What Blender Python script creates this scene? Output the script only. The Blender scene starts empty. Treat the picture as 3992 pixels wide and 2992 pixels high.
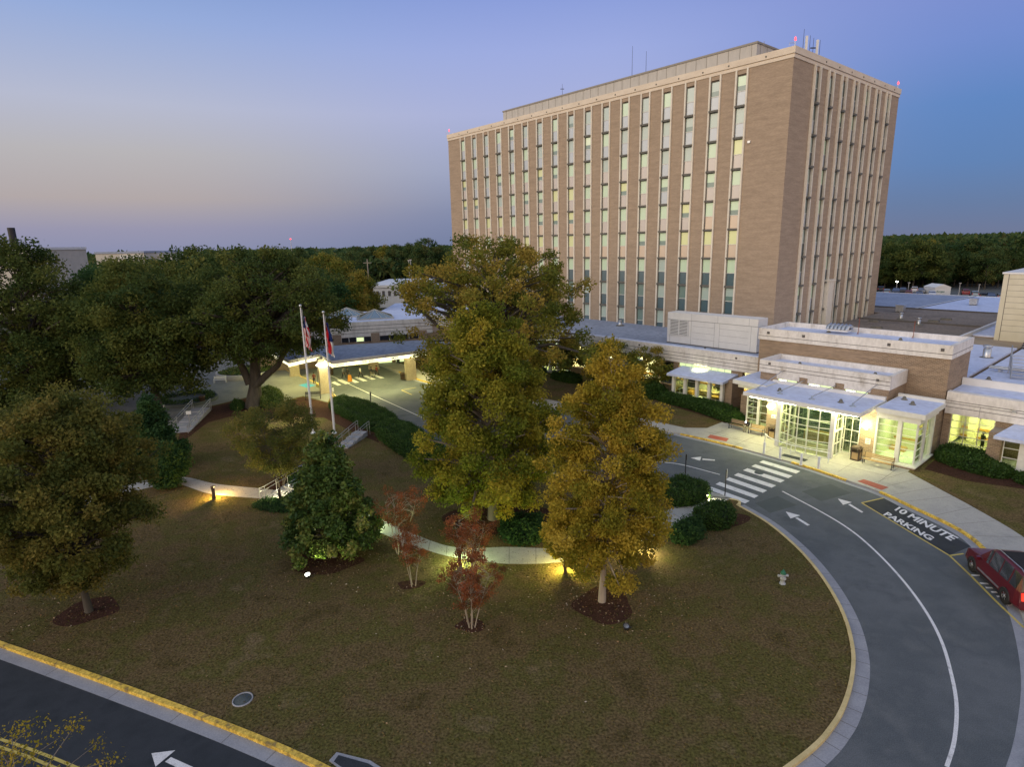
import bpy, bmesh, math, random
import numpy as np
from mathutils import Vector, Matrix, geometry
random.seed(7); rng=np.random.default_rng(7)
D=bpy.data; C=bpy.context.scene.collection; PI=math.pi
# ------------------------------------------------------------ camera model (metres; camera over the origin looking along +Y)
FPX,PITCH,ROLL,H=2345.83,.2298,.0222,19.0
CX,CY,YAW=35.458,80.786,.8638          # corner of the tower and the heading of the hospital's grid
def ray(X,Y):                           # X,Y in the 2212x1658 reading of the photograph
    px,py=X*1.8047,Y*1.8047
    a=(px-1996)/FPX; b=-(py-1496)/FPX; c,s=math.cos(ROLL),math.sin(ROLL)
    a,b=a*c+b*s,-a*s+b*c; cp,sp=math.cos(PITCH),math.sin(PITCH)
    return Vector((a,cp+b*sp,-sp+b*cp))
def g(X,Y,z=0.):                        # survey: the point of height z seen there
    d=ray(X,Y); t=(z-H)/d.z; return Vector((d.x*t,d.y*t,z))
def gf(X,Y,z=0.): return g(X/1.8047,Y/1.8047,z)
def pr(p):
    z=p[2]-H; cp,sp=math.cos(PITCH),math.sin(PITCH)
    d=p[1]*cp-z*sp; u=p[1]*sp+z*cp; a,b=p[0]/d,u/d; c,s=math.cos(ROLL),math.sin(ROLL)
    return ((1996+FPX*(a*c-b*s))/1.8047,(1496-FPX*(a*s+b*c))/1.8047,d)
def zat(x,y,Y):                         # height above (x,y) that shows at row Y
    lo,hi=-5,90
    for _ in range(40):
        m=(lo+hi)/2
        if pr((x,y,m))[1]>Y: lo=m
        else: hi=m
    return m
GRID=Matrix.Translation((CX,CY,0))@Matrix.Rotation(-YAW,4,'Z')   # local x = along the long facades, local y = away; v below is -y
ID=Matrix.Identity(4)
def uvw(u,v,z=0.): return GRID@Vector((u,-v,z))
def touv(p):
    q=GRID.inverted()@Vector((p[0],p[1],0)); return q.x,-q.y
# ------------------------------------------------------------ materials
def newmat(name):
    m=D.materials.new(name); m.use_nodes=True; nt=m.node_tree; return m,nt,nt.nodes,nt.links,nt.nodes['Principled BSDF']
def ramp(N,stops):
    r=N.new('ShaderNodeValToRGB'); e=r.color_ramp.elements
    while len(e)<len(stops): e.new(.5)
    for el,(p,c) in zip(e,stops): el.position=p; el.color=(*c,1) if len(c)==3 else c
    return r
def mat(name,cols,rough=.85,scale=2.,stretch=(1,1,1),detail=6,bump=0.,bscale=None,metal=0.,spec=.3,lo=.3,hi=.7,fine=0.,fscale=40,obj=True):
    m,nt,N,L,P=newmat(name)
    tc=N.new('ShaderNodeTexCoord'); mp=N.new('ShaderNodeMapping'); mp.inputs['Scale'].default_value=stretch
    L.new(tc.outputs['Object'],mp.inputs[0])
    n=N.new('ShaderNodeTexNoise'); n.inputs['Scale'].default_value=scale; n.inputs['Detail'].default_value=detail; n.inputs['Roughness'].default_value=.65
    L.new(mp.outputs[0],n.inputs['Vector'])
    k=len(cols)
    r=ramp(N,[(lo+(hi-lo)*i/max(1,k-1),c) for i,c in enumerate(cols)]) if k>1 else ramp(N,[(0,cols[0]),(1,cols[0])])
    L.new(n.outputs['Fac'],r.inputs[0]); out=r.outputs[0]
    if fine:
        n2=N.new('ShaderNodeTexNoise'); n2.inputs['Scale'].default_value=fscale; n2.inputs['Detail'].default_value=3
        L.new(mp.outputs[0],n2.inputs['Vector'])
        mr=N.new('ShaderNodeMapRange'); mr.inputs[1].default_value=.3; mr.inputs[2].default_value=.7; mr.inputs[3].default_value=1-fine; mr.inputs[4].default_value=1+fine
        L.new(n2.outputs['Fac'],mr.inputs[0])
        mx=N.new('ShaderNodeVectorMath'); mx.operation='SCALE'; L.new(out,mx.inputs[0]); L.new(mr.outputs[0],mx.inputs['Scale']); out=mx.outputs[0]
    L.new(out,P.inputs['Base Color'])
    P.inputs['Roughness'].default_value=rough; P.inputs['Metallic'].default_value=metal; P.inputs['Specular IOR Level'].default_value=spec
    if bump:
        b=N.new('ShaderNodeBump'); b.inputs['Strength'].default_value=bump; b.inputs['Distance'].default_value=.05
        n3=N.new('ShaderNodeTexNoise'); n3.inputs['Scale'].default_value=bscale or scale*6; n3.inputs['Detail'].default_value=4
        L.new(mp.outputs[0],n3.inputs['Vector']); L.new(n3.outputs['Fac'],b.inputs['Height']); L.new(b.outputs[0],P.inputs['Normal'])
    return m
def emit(name,col,s):
    m,nt,N,L,P=newmat(name); P.inputs['Base Color'].default_value=(*col,1); P.inputs['Emission Color'].default_value=(*col,1); P.inputs['Emission Strength'].default_value=s; return m
def glassy(name,tint,refl,rough=.05,trans=True,base=(.02,.03,.03),emis=None):
    m,nt,N,L,P=newmat(name); N.remove(P); o=N['Material Output']
    gl=N.new('ShaderNodeBsdfGlossy'); gl.inputs['Roughness'].default_value=rough
    if trans: t=N.new('ShaderNodeBsdfTransparent'); t.inputs[0].default_value=(*tint,1)
    else: t=N.new('ShaderNodeBsdfDiffuse'); t.inputs[0].default_value=(*base,1)
    if emis:
        e=N.new('ShaderNodeEmission'); e.inputs[0].default_value=(*emis[:3],1); e.inputs[1].default_value=emis[3]
        ad=N.new('ShaderNodeAddShader'); L.new(t.outputs[0],ad.inputs[0]); L.new(e.outputs[0],ad.inputs[1]); t=ad
    lw=N.new('ShaderNodeLayerWeight'); lw.inputs[0].default_value=.35
    mr=N.new('ShaderNodeMapRange'); mr.inputs[3].default_value=refl; mr.inputs[4].default_value=.95; L.new(lw.outputs['Facing'],mr.inputs[0])
    mx=N.new('ShaderNodeMixShader'); L.new(mr.outputs[0],mx.inputs[0]); L.new(t.outputs[0],mx.inputs[1]); L.new(gl.outputs[0],mx.inputs[2]); L.new(mx.outputs[0],o.inputs[0]); return m
def leafmat(name,cols,trans=.38,rough=.7):
    m,nt,N,L,P=newmat(name); a=N.new('ShaderNodeAttribute'); a.attribute_name='tint'
    k=len(cols); r=ramp(N,[(i/(k-1),c) for i,c in enumerate(cols)]); L.new(a.outputs['Fac'],r.inputs[0]); L.new(r.outputs[0],P.inputs['Base Color'])
    P.inputs['Roughness'].default_value=rough; P.inputs['Specular IOR Level'].default_value=.15
    tr=N.new('ShaderNodeBsdfTranslucent'); L.new(r.outputs[0],tr.inputs[0])
    mx=N.new('ShaderNodeMixShader'); mx.inputs[0].default_value=trans; o=N['Material Output']
    L.new(P.outputs[0],mx.inputs[1]); L.new(tr.outputs[0],mx.inputs[2]); L.new(mx.outputs[0],o.inputs[0]); return m
def brickmat(name,c1,c2,mortar,bw=.3,rh=.1,msz=.018,streak=.12):
    m,nt,N,L,P=newmat(name); tc=N.new('ShaderNodeTexCoord'); sx=N.new('ShaderNodeSeparateXYZ'); L.new(tc.outputs['Object'],sx.inputs[0])
    ad=N.new('ShaderNodeMath'); L.new(sx.outputs[0],ad.inputs[0]); L.new(sx.outputs[1],ad.inputs[1])
    cb=N.new('ShaderNodeCombineXYZ'); L.new(ad.outputs[0],cb.inputs[0]); L.new(sx.outputs[2],cb.inputs[1])
    b=N.new('ShaderNodeTexBrick'); L.new(cb.outputs[0],b.inputs['Vector']); b.inputs['Scale'].default_value=1
    for k,v in (('Color1',c1),('Color2',c2),('Mortar',mortar)): b.inputs[k].default_value=(*v,1)
    b.inputs['Brick Width'].default_value=bw; b.inputs['Row Height'].default_value=rh; b.inputs['Mortar Size'].default_value=msz
    mp=N.new('ShaderNodeMapping'); mp.inputs['Scale'].default_value=(.35,2.2,1); L.new(cb.outputs[0],mp.inputs[0])
    n=N.new('ShaderNodeTexNoise'); n.inputs['Scale'].default_value=1; n.inputs['Detail'].default_value=8; n.inputs['Roughness'].default_value=.7; L.new(mp.outputs[0],n.inputs['Vector'])
    mr=N.new('ShaderNodeMapRange'); mr.inputs[1].default_value=.3; mr.inputs[2].default_value=.7; mr.inputs[3].default_value=1-streak; mr.inputs[4].default_value=1+streak; L.new(n.outputs['Fac'],mr.inputs[0])
    mx=N.new('ShaderNodeVectorMath'); mx.operation='SCALE'; L.new(b.outputs[0],mx.inputs[0]); L.new(mr.outputs[0],mx.inputs['Scale']); L.new(mx.outputs[0],P.inputs['Base Color'])
    P.inputs['Roughness'].default_value=.9; P.inputs['Specular IOR Level'].default_value=.2; return m
M={}
M['lawn']=mat('lawn_grass',[(.072,.058,.021),(.130,.092,.044),(.095,.086,.026),(.165,.120,.064)],1,.33,lo=.3,hi=.7,detail=12,bump=.9,bscale=9,spec=.05,fine=.5,fscale=9)
M['lawn2']=M['lawn']
M['ground']=mat('far_ground',[(.05,.055,.03),(.09,.085,.05)],1,.02,spec=.05)
M['asphalt']=mat('asphalt',[(.072,.086,.096),(.125,.138,.148),(.092,.106,.116),(.140,.150,.156)],.85,.22,detail=13,fine=.28,fscale=26,bump=.35,bscale=50)
M['dasphalt']=mat('dark_asphalt',[(.018,.024,.030),(.036,.042,.050),(.024,.030,.036)],.85,.5,fine=.2,fscale=30)
M['patch']=mat('asphalt_patch',[(.072,.088,.088),(.092,.108,.108)],.9,.7,fine=.2,fscale=25)
M['conc']=mat('concrete',[(.30,.30,.28),(.40,.39,.36),(.35,.34,.32)],.85,.5,detail=9,fine=.1,fscale=12)
M['gutter']=mat('gutter_concrete',[(.25,.26,.29),(.34,.35,.38)],.85,.9,detail=9,fine=.12,fscale=15)
M['kerb']=mat('kerb_concrete',[(.50,.40,.18),(.70,.56,.28)],.8,1.5,detail=8,fine=.15)
M['ykerb']=mat('yellow_kerb_paint',[(.30,.21,.07),(.62,.42,.06),(.72,.50,.09)],.7,2.2,detail=9,fine=.35,fscale=9,lo=.38,hi=.56)
M['wpaint']=mat('white_road_paint',[(.22,.23,.24),(.50,.50,.50),(.66,.66,.66),(.72,.72,.72)],.7,2.6,detail=12,fine=.2,fscale=26,lo=.28,hi=.5)
M['ypaint']=mat('yellow_road_paint',[(.45,.36,.10),(.6,.48,.12)],.7,3,fine=.15)
M['bpaint']=mat('blue_road_paint',[(.03,.22,.42),(.05,.30,.5)],.7,3)
M['redpad']=mat('red_tactile',[(.30,.075,.055),(.38,.11,.08)],.8,3)
M['mulch']=mat('mulch',[(.030,.016,.010),(.075,.038,.026),(.045,.026,.018)],1,3,detail=10,bump=.9,bscale=25,spec=.05,fine=.35,fscale=18)
M['brick']=brickmat('tower_brick',(.42,.325,.235),(.34,.26,.19),(.39,.31,.23),.3,.1,streak=.17)
M['brick2']=brickmat('brown_brick',(.33,.23,.15),(.22,.155,.105),(.37,.30,.22),.30,.115,.02,.26)
M['fin']=mat('precast_fin',[(.70,.65,.54),(.82,.77,.66)],.85,.7,stretch=(1,1,.3),fine=.08,fscale=9)
M['fascia']=mat('tower_fascia',[(.66,.57,.45),(.78,.69,.56)],.85,.4,stretch=(1,1,3),fine=.07,fscale=6)
M['sill']=mat('dark_sill',[(.10,.11,.10),(.22,.20,.17)],.8,2)
M['pent']=mat('penthouse_panel',[(.46,.44,.39),(.56,.53,.47)],.8,.5,stretch=(3,1,1),fine=.08,fscale=10)
M['parap']=mat('stained_parapet',[(.44,.40,.34),(.66,.63,.58),(.76,.73,.68)],.8,.9,stretch=(1,1,.5),detail=10,fine=.08,fscale=5,lo=.28,hi=.55)
M['joint']=mat('panel_joint',[(.12,.11,.10)],.9)
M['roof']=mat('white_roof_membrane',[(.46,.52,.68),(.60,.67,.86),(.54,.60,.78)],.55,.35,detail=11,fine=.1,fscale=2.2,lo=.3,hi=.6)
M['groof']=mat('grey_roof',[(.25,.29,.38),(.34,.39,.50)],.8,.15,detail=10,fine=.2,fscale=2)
M['broof']=mat('gravel_roof',[(.13,.11,.09),(.24,.20,.165),(.19,.165,.14)],.95,.12,detail=12,fine=.25,fscale=3)
M['wmetal']=mat('white_metal_panel',[(.68,.68,.66),(.78,.78,.76)],.5,.8,spec=.4)
M['mull']=mat('white_mullion',[(.66,.66,.60),(.76,.76,.70)],.5,3)
M['dmull']=mat('grey_mullion',[(.45,.44,.40),(.55,.54,.50)],.5,3)
M['beige']=mat('beige_siding',[(.56,.52,.38),(.64,.60,.46)],.6,.7)
M['steel']=mat('galvanised_steel',[(.42,.44,.46),(.6,.62,.64)],.35,3,metal=.8,spec=.5)
M['pole']=mat('white_pole',[(.62,.64,.68),(.74,.76,.8)],.4,3)
M['dark']=mat('dark_metal',[(.02,.02,.022),(.035,.035,.04)],.5,3)
M['bark']=mat('grey_bark',[(.10,.085,.07),(.22,.19,.16),(.15,.13,.11)],.95,2,stretch=(1,1,.25),detail=9,bump=.6,bscale=12)
M['pbark']=mat('pale_bark',[(.26,.22,.17),(.42,.36,.28)],.9,3,stretch=(1,1,.3),detail=9)
M['dbark']=mat('dark_bark',[(.045,.04,.035),(.1,.09,.075)],.95,2,stretch=(1,1,.25),detail=9,bump=.6,bscale=12)
M['wood']=mat('bench_wood',[(.17,.12,.08),(.25,.18,.12)],.7,4,stretch=(.3,3,3))
M['tan']=mat('tan_panel',[(.36,.25,.12),(.44,.32,.17)],.8,3)
M['dbrown']=mat('dark_brown_plastic',[(.05,.035,.025),(.08,.055,.04)],.6,3)
M['sglass']=glassy('green_storefront_glass',(.80,.88,.72),.09,.04)
M['skyglass']=glassy('skylight_glass',(0,0,0),.35,.08,False,(.06,.13,.14))
M['cream']=mat('cream_wall',[(.70,.66,.50),(.78,.74,.58)],.8,1)
M['trimwood']=mat('orange_wood_rail',[(.50,.26,.06),(.6,.32,.08)],.6,2)
M['carpet']=mat('interior_floor',[(.10,.10,.07),(.16,.15,.11)],.9,2)
M['lampY']=emit('lamp_lit_yellow',(1,.93,.62),14)
M['lampW']=emit('lamp_lit_white',(1,.98,.82),26)
M['strip']=emit('light_strip',(1,.95,.66),5)
M['fluor']=emit('ceiling_light',(1,.98,.78),6)
M['lampO']=emit('path_lamp_orange',(1,.62,.2),10)
M['lampG']=emit('path_lamp_green',(.85,1,.5),8)
M['lampB']=emit('lamp_lit_blue',(.5,.8,1),30)
M['beacon']=emit('red_beacon',(1,.05,.06),4)
M['tail']=emit('tail_lamp',(1,.04,.02),1.3)
M['litwin']=glassy('lit_window',(0,0,0),.06,.05,False,(.2,.2,.12),(.72,.90,.42,1.3))
M['red']=mat('red_car_paint',[(.085,.005,.010),(.105,.007,.013)],.28,1,spec=.7)
M['cglass']=glassy('car_glass',(0,0,0),.04,.08,False,(.012,.012,.012))
M['tyre']=mat('tyre_rubber',[(.015,.015,.015),(.03,.03,.03)],.9,5)
M['cap']=mat('hydrant_green',[(.02,.12,.07),(.03,.17,.1)],.5,4)
M['hsil']=mat('hydrant_silver',[(.28,.31,.33),(.42,.45,.47)],.5,5)
M['fred']=mat('flag_red',[(.50,.02,.03)],.8); M['fwht']=mat('flag_white',[(.7,.7,.7)],.8); M['fblu']=mat('flag_blue',[(.02,.04,.16)],.8)
# ------------------------------------------------------------ mesh builder
class MB:
    def __init__(s,frame=ID): s.v=[];s.f=[];s.m=[];s.F=frame;s.cm=0;s.sm=set()
    def add(s,vs,fs,m=None,smooth=False):
        o=len(s.v); s.v+= [Vector(v) for v in vs]
        for f in fs:
            if smooth: s.sm.add(len(s.f))
            s.f.append([o+i for i in f]); s.m.append(s.cm if m is None else m)
    def box(s,x0,x1,y0,y1,z0,z1,m=None):
        x0,x1=min(x0,x1),max(x0,x1); y0,y1=min(y0,y1),max(y0,y1)
        s.add([(x,y,z) for z in (z0,z1) for x,y in ((x0,y0),(x1,y0),(x1,y1),(x0,y1))],[(3,2,1,0),(4,5,6,7),(0,1,5,4),(1,2,6,5),(2,3,7,6),(3,0,4,7)],m)
    def ubox(s,u0,u1,v0,v1,z0,z1,m=None): s.box(u0,u1,-v0,-v1,z0,z1,m)
    def prism(s,pts,z0,z1,m=None,bottom=True):
        pts=[Vector((p[0],p[1],0)) for p in pts]; n=len(pts)
        if sum(pts[i].x*pts[(i+1)%n].y-pts[(i+1)%n].x*pts[i].y for i in range(n))<0: pts=pts[::-1]
        tri=geometry.tessellate_polygon([pts])
        vs=[(p.x,p.y,z1) for p in pts]+[(p.x,p.y,z0) for p in pts]
        fs=[]
        for t in tri:
            a,b,c=(pts[i] for i in t)
            if (b-a).cross(c-a).z<0: t=t[::-1]
            fs.append(tuple(t)); 
            if bottom and z0<z1: fs.append(tuple(n+i for i in t[::-1]))
        if z0<z1: fs+=[(n+i,n+(i+1)%n,(i+1)%n,i) for i in range(n)]
        s.add(vs,fs,m)
    def tube(s,pts,r,seg=8,m=None,caps=True):
        pts=[Vector(p) for p in pts]; n=len(pts); rs=r if isinstance(r,(list,tuple)) else [r]*n
        vs=[];fs=[]; prev=None
        for i,p in enumerate(pts):
            t=(pts[min(i+1,n-1)]-pts[max(i-1,0)]).normalized()
            a=t.orthogonal().normalized() if prev is None else (prev-t*prev.dot(t)).normalized()
            prev=a; b=t.cross(a)
            vs+=[p+(a*math.cos(2*PI*k/seg)+b*math.sin(2*PI*k/seg))*rs[i] for k in range(seg)]
        for i in range(n-1):
            fs+=[(i*seg+k,i*seg+(k+1)%seg,(i+1)*seg+(k+1)%seg,(i+1)*seg+k) for k in range(seg)]
        s.add(vs,fs,m,True)
        if caps: s.add([vs[k] for k in range(seg)],[tuple(range(seg))[::-1]],m); s.add([vs[(n-1)*seg+k] for k in range(seg)],[tuple(range(seg))],m)
    def lathe(s,prof,c=(0,0),seg=14,m=None):
        vs=[(c[0]+r*math.cos(2*PI*k/seg),c[1]+r*math.sin(2*PI*k/seg),z) for r,z in prof for k in range(seg)]
        fs=[(i*seg+k,i*seg+(k+1)%seg,(i+1)*seg+(k+1)%seg,(i+1)*seg+k) for i in range(len(prof)-1) for k in range(seg)]
        s.add(vs,fs,m,True)
    def strip(s,a,b,z0,z1,m=None):      # solid band between two polylines a,b (same length)
        n=len(a); vs=[(p[0],p[1],z1) for p in a]+[(p[0],p[1],z1) for p in b]+[(p[0],p[1],z0) for p in a]+[(p[0],p[1],z0) for p in b]
        fs=[]
        for i in range(n-1):
            fs.append((i,i+1,n+i+1,n+i))
            if z1>z0: fs+=[(2*n+i,2*n+i+1,i+1,i),(n+i,n+i+1,3*n+i+1,3*n+i)]
        if z1>z0: fs+=[(0,n,3*n,2*n),(n-1,2*n-1,4*n-1,3*n-1)]
        s.add(vs,fs,m)
    def build(s,name,mats,parent=None,weld=False):
        if not isinstance(mats,(list,tuple)): mats=[mats]
        vs=[s.F@v for v in s.v]
        if parent is not None: inv=WM[parent.name].inverted(); vs=[inv@v for v in vs]
        me=D.meshes.new(name); me.from_pydata([tuple(v) for v in vs],[],s.f)
        for x in mats: me.materials.append(M[x] if isinstance(x,str) else x)
        me.polygons.foreach_set('material_index',s.m)
        me.polygons.foreach_set('use_smooth',[i in s.sm for i in range(len(s.f))]); 
        bm=bmesh.new(); bm.from_mesh(me); 
        if weld: bmesh.ops.remove_doubles(bm,verts=bm.verts,dist=1e-4)
        bmesh.ops.recalc_face_normals(bm,faces=bm.faces); bm.to_mesh(me); bm.free()
        o=D.objects.new(name,me); C.objects.link(o); WM[o.name]=WM[parent.name] if parent else ID
        if parent is not None: o.parent=parent
        return o
WM={}
def tag(o,label=None,cat=None,group=None,kind=None):
    if label:o['label']=label
    if cat:o['category']=cat
    if group:o['group']=group
    if kind:o['kind']=kind
    return o
def thing(name,label,cat,loc=(0,0,0),rz=0,group=None):
    o=D.objects.new(name,None); o.empty_display_size=.3; C.objects.link(o); o.location=loc; o.rotation_euler.z=rz
    WM[o.name]=Matrix.Translation(Vector(loc))@Matrix.Rotation(rz,4,'Z'); return tag(o,label,cat,group)
def copy_tree(o,loc=None,rz=None,label=None,parent=None,scale=None):
    c=o.copy(); C.objects.link(c); c.parent=parent
    if loc is not None: c.location=loc
    if rz is not None: c.rotation_euler.z=rz
    if scale is not None: c.scale=(scale,)*3 if not isinstance(scale,tuple) else scale
    if label: c['label']=label
    for ch in list(o.children): copy_tree(ch,parent=c)
    return c
def struct(name,mb,mats): return tag(mb.build(name,mats),kind='structure')
def poly(P): return [g(*p) for p in P]
def smooth_line(P,n=6):
    P=[Vector((p[0],p[1])) for p in P]; out=[]
    for i in range(len(P)-1):
        a,b,c,d=P[max(i-1,0)],P[i],P[i+1],P[min(i+2,len(P)-1)]
        for k in range(n):
            t=k/n; out.append(.5*((2*b)+(c-a)*t+(2*a-5*b+4*c-d)*t*t+(3*b-a-3*c+d)*t**3))
    return out+[P[-1]]
def offset(P,d):
    out=[]
    for i,p in enumerate(P):
        t=(P[min(i+1,len(P)-1)]-P[max(i-1,0)]).normalized(); out.append(p+Vector((t.y,-t.x))*d)
    return out
# ------------------------------------------------------------ ground, roads, lawns
b=MB(); b.prism([(-2500,-400),(2500,-400),(2500,4000),(-2500,4000)],-.05,-.05); struct('ground',b,'ground')
b=MB(); b.prism([(-110,-5),(60,-5),(75,40),(70,62),(30,110),(-60,130),(-110,110)],0,0); struct('road',b,'asphalt')
IR=[(1590,1095),(1650,1130),(1700,1170),(1740,1210),(1775,1255),(1805,1305),(1825,1352),(1836,1400),(1838,1440),(1830,1490),(1812,1540),(1790,1575),(1760,1610),(1700,1658)]
right=[g(*p).xy for p in IR]; left=[g(*p).xy for p in [(690,1655),(560,1597),(400,1535),(200,1462),(0,1392)]]
bott=[Vector(p) for p in [(7.3,16.9),(4.6,16.1),(2,15.8),(-1,15.9),(-4,16.9)]]
loop1=smooth_line(right+bott+left+[Vector((-34,29.6)),Vector((-46,36)),Vector((-58,48)),Vector((-66,62)),Vector((-70,74)),Vector((-71,84))])
UF=[(-60,46),(-50,45.6),(-45,46),(-36,47.3),(-31,48.5),(-18,50),(-8,50),(0,48),(8,45),(14,42.3),(17.5,40.3)]
far=[uvw(*p).xy for p in UF]; loop2=smooth_line([far[0]]+far[1:]+[right[0]])
island=loop1+loop2
b=MB(); b.prism([tuple(p) for p in island],-.02,.12); struct('lawn',b,'lawn')
b=MB(); b.strip(loop1,offset(loop1,-.17),-.02,.15); b.strip(loop2,offset(loop2,-.17),-.02,.15); struct('kerb',b,'kerb')
nl=len(right)*6
seg=[i for i in range(len(loop1)) if i>=(len(right)+len(bott))*6-14]
yl=[loop1[i] for i in seg][:40]; b=MB(); b.strip(offset(yl,.03),offset(yl,-.20),-.02,.17); struct('yellow_kerb',b,'ykerb')
for nm,ln in (('gutter',loop1),):
    b=MB(); b.strip(offset(ln,-.17),offset(ln,-.75),-.01,.006); struct(nm,b,'gutter')
    b=MB()
    for i in range(2,len(ln)-2,4):
        p=ln[i]; t=(ln[i+1]-ln[i-1]).normalized(); nn=Vector((-t.y,t.x)); a=p+nn*-.18 if 0 else p-nn*-.0
        a=p+nn*.172; c=p+nn*.75; b.strip([a-t*.012,c-t*.012],[a+t*.012,c+t*.012],.008,.008)
    struct('gutter_joints',b,'joint')
dk=offset(loop1[len(right)*6+10:],-.75); b=MB(); b.prism([tuple(p) for p in dk]+[(-110,70),(-110,-5),(3,-5),(4,12)],.002,.002); struct('street',b,'dasphalt')
# outer side: sidewalk + entrance plaza + lawns
OC=[(-60,32.5),(-48,33),(-41.6,33.9),(-34,34.8),(-24,33.8),(-12,31.8),(-2,30.3),(5.8,29.7),(10.1,29.4),(14.3,29.5),(18.1,29.8),(21.6,30.5),(24.2,31.1),(26.4,32.2),(29.8,34),(31.6,36),(33.2,39),(35,44),(36.3,50),(36.5,57),(34.5,66)]
oc=smooth_line([uvw(*p).xy for p in OC]); 
SI=[(-60,29),(-48,29.6),(-34,31.6),(-24,31),(-12,29.4),(-2,28.2),(5,27.7)]
si=[uvw(*p).xy for p in SI]
RI=[(24.3,25.2),(26.8,27.2),(29.6,29.4),(32.9,32.4),(36,36.5),(39,43),(40.5,50),(41,57),(40,66)]
ri=smooth_line([uvw(*p).xy for p in RI])
b=MB(); b.prism([tuple(p) for p in oc]+[tuple(p) for p in ri[::-1]]+[tuple(uvw(*p).xy) for p in [(24.3,20),(6.5,20),(6.6,26.2)]]+[tuple(p) for p in si[::-1]],-.02,.13); struct('pavement',b,'conc')
b=MB(); b.strip(offset(oc,-.02),offset(oc,.5),-.01,.006); struct('gutter',b,'gutter')
oy=oc
b=MB()
def ycurb(u0,u1):
    P=[p for p in oc if u0<=touv(p)[0]<=u1]; b.strip(offset(P,.035),offset(P,-.16),-.01,.155)
ycurb(-42,-30);ycurb(5,12.8); ycurb(16.6,21.9); ycurb(24.2,33.5); struct('yellow_kerb',b,'ykerb')
b=MB(GRID); b.prism([(-60,-29),(-34,-31.6),(-24,-31),(-12,-29.4),(-2,-28.2),(5,-27.7),(6.6,-26.2),(6.5,-16),(-60,-16)],-.02,.14); struct('lawn',b,'lawn')
b=MB(); b.prism([tuple(p) for p in ri]+[tuple(uvw(*p).xy) for p in [(60,66),(60,16),(24.3,16)]],-.02,.14); struct('lawn',b,'lawn')
b=MB(GRID); b.prism([(-5,-17),(-5,-20.2),(0,-21.8),(4,-22.6),(7,-23.4),(7.4,-21.9),(7.4,-17)],.1,.146); b.prism([(24.9,-17.2),(25.0,-23.6),(28,-24.2),(32,-22.8),(40,-22.5),(40,-17.2)],.1,.146); struct('mulch_bed',b,'mulch')
# pavement joints
b=MB(GRID)
for u in (8.2,11.3,14.2,17.4,20.5,23.5): b.ubox(u-.012,u+.012,23.8,29.3,.131,.134)
for v in (24.6,27.4): b.ubox(7,24,v-.012,v+.012,.131,.134)
struct('pavement_joints',b,'joint')
b=MB()
for i in range(0,len(ri)-8,3):
    p=ri[i]; q=min(oc,key=lambda o:(o-p).length); t=(q-p).normalized(); nn=Vector((-t.y,t.x))*.012; b.strip([p+nn,q+nn],[p-nn,q-nn],.134,.134)
struct('pavement_joints',b,'joint')
b=MB(GRID); b.prism([(8.0,-27.9),(8.3,-28.9),(10.2,-28.7),(9.9,-27.7)],.1,.137); b.prism([(22.5,-29.4),(22.3,-30.2),(24.2,-30.7),(24.4,-29.8)],.1,.137); struct('tactile_pad',b,'redpad')
b=MB(GRID); b.ubox(15.5,17.6,28.1,28.8,.1,.136); struct('door_mat',b,'dasphalt')
# paths on the island
def pathstrip(A,B,name='path',m='conc',z=.15):
    a=smooth_line(poly(A)); c=smooth_line(poly(B)); b=MB(); b.strip([p for p in a],[p for p in c],.05,z); struct(name,b,m); return a,c
A1=[(120,1105),(250,1058),(330,1040),(400,1035),(470,1050),(585,1062),(650,1073)]
B1=[(120,1125),(250,1078),(320,1058),(385,1050),(460,1072),(580,1082),(650,1092)]
pathstrip(A1,B1)
A2=[(730,1078),(820,1125),(930,1173),(1000,1189),(1100,1187),(1220,1189),(1350,1168),(1440,1108),(1530,1065)]
B2=[(720,1096),(810,1150),(925,1194),(1000,1212),(1100,1223),(1220,1218),(1350,1192),(1480,1128),(1580,1080)]
pa,pb=pathstrip(A2,B2)
b=MB()
for i in range(3,len(pa)-1,3):
    p,q=pa[i],pb[i]; t=(q-p).normalized(); nn=Vector((-t.y,t.x))*.014; b.strip([p+nn,q+nn],[p-nn,q-nn],.152,.152)
struct('path_joints',b,'joint')
# plaza left of the canopy road
b=MB(); P=[g(*p) for p in [(60,905),(200,990),(330,975),(385,930),(445,882),(548,858),(615,868),(655,858),(708,872),(718,852),(682,838),(688,800),(612,762),(560,745),(440,770),(300,800),(120,850)]]
b.prism([(p.x,p.y) for p in P],.05,.155); struct('plaza',b,mat('plaza_concrete',[(.13,.135,.125),(.20,.20,.18),(.16,.165,.15)],.85,.25,detail=9,fine=.12,fscale=8))
yk=smooth_line(poly([(560,752),(604,792),(625,806),(685,832),(722,862)]),4); b=MB(); b.strip(yk,offset(yk,-.2),0,.17); struct('yellow_kerb',b,'ykerb')
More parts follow.
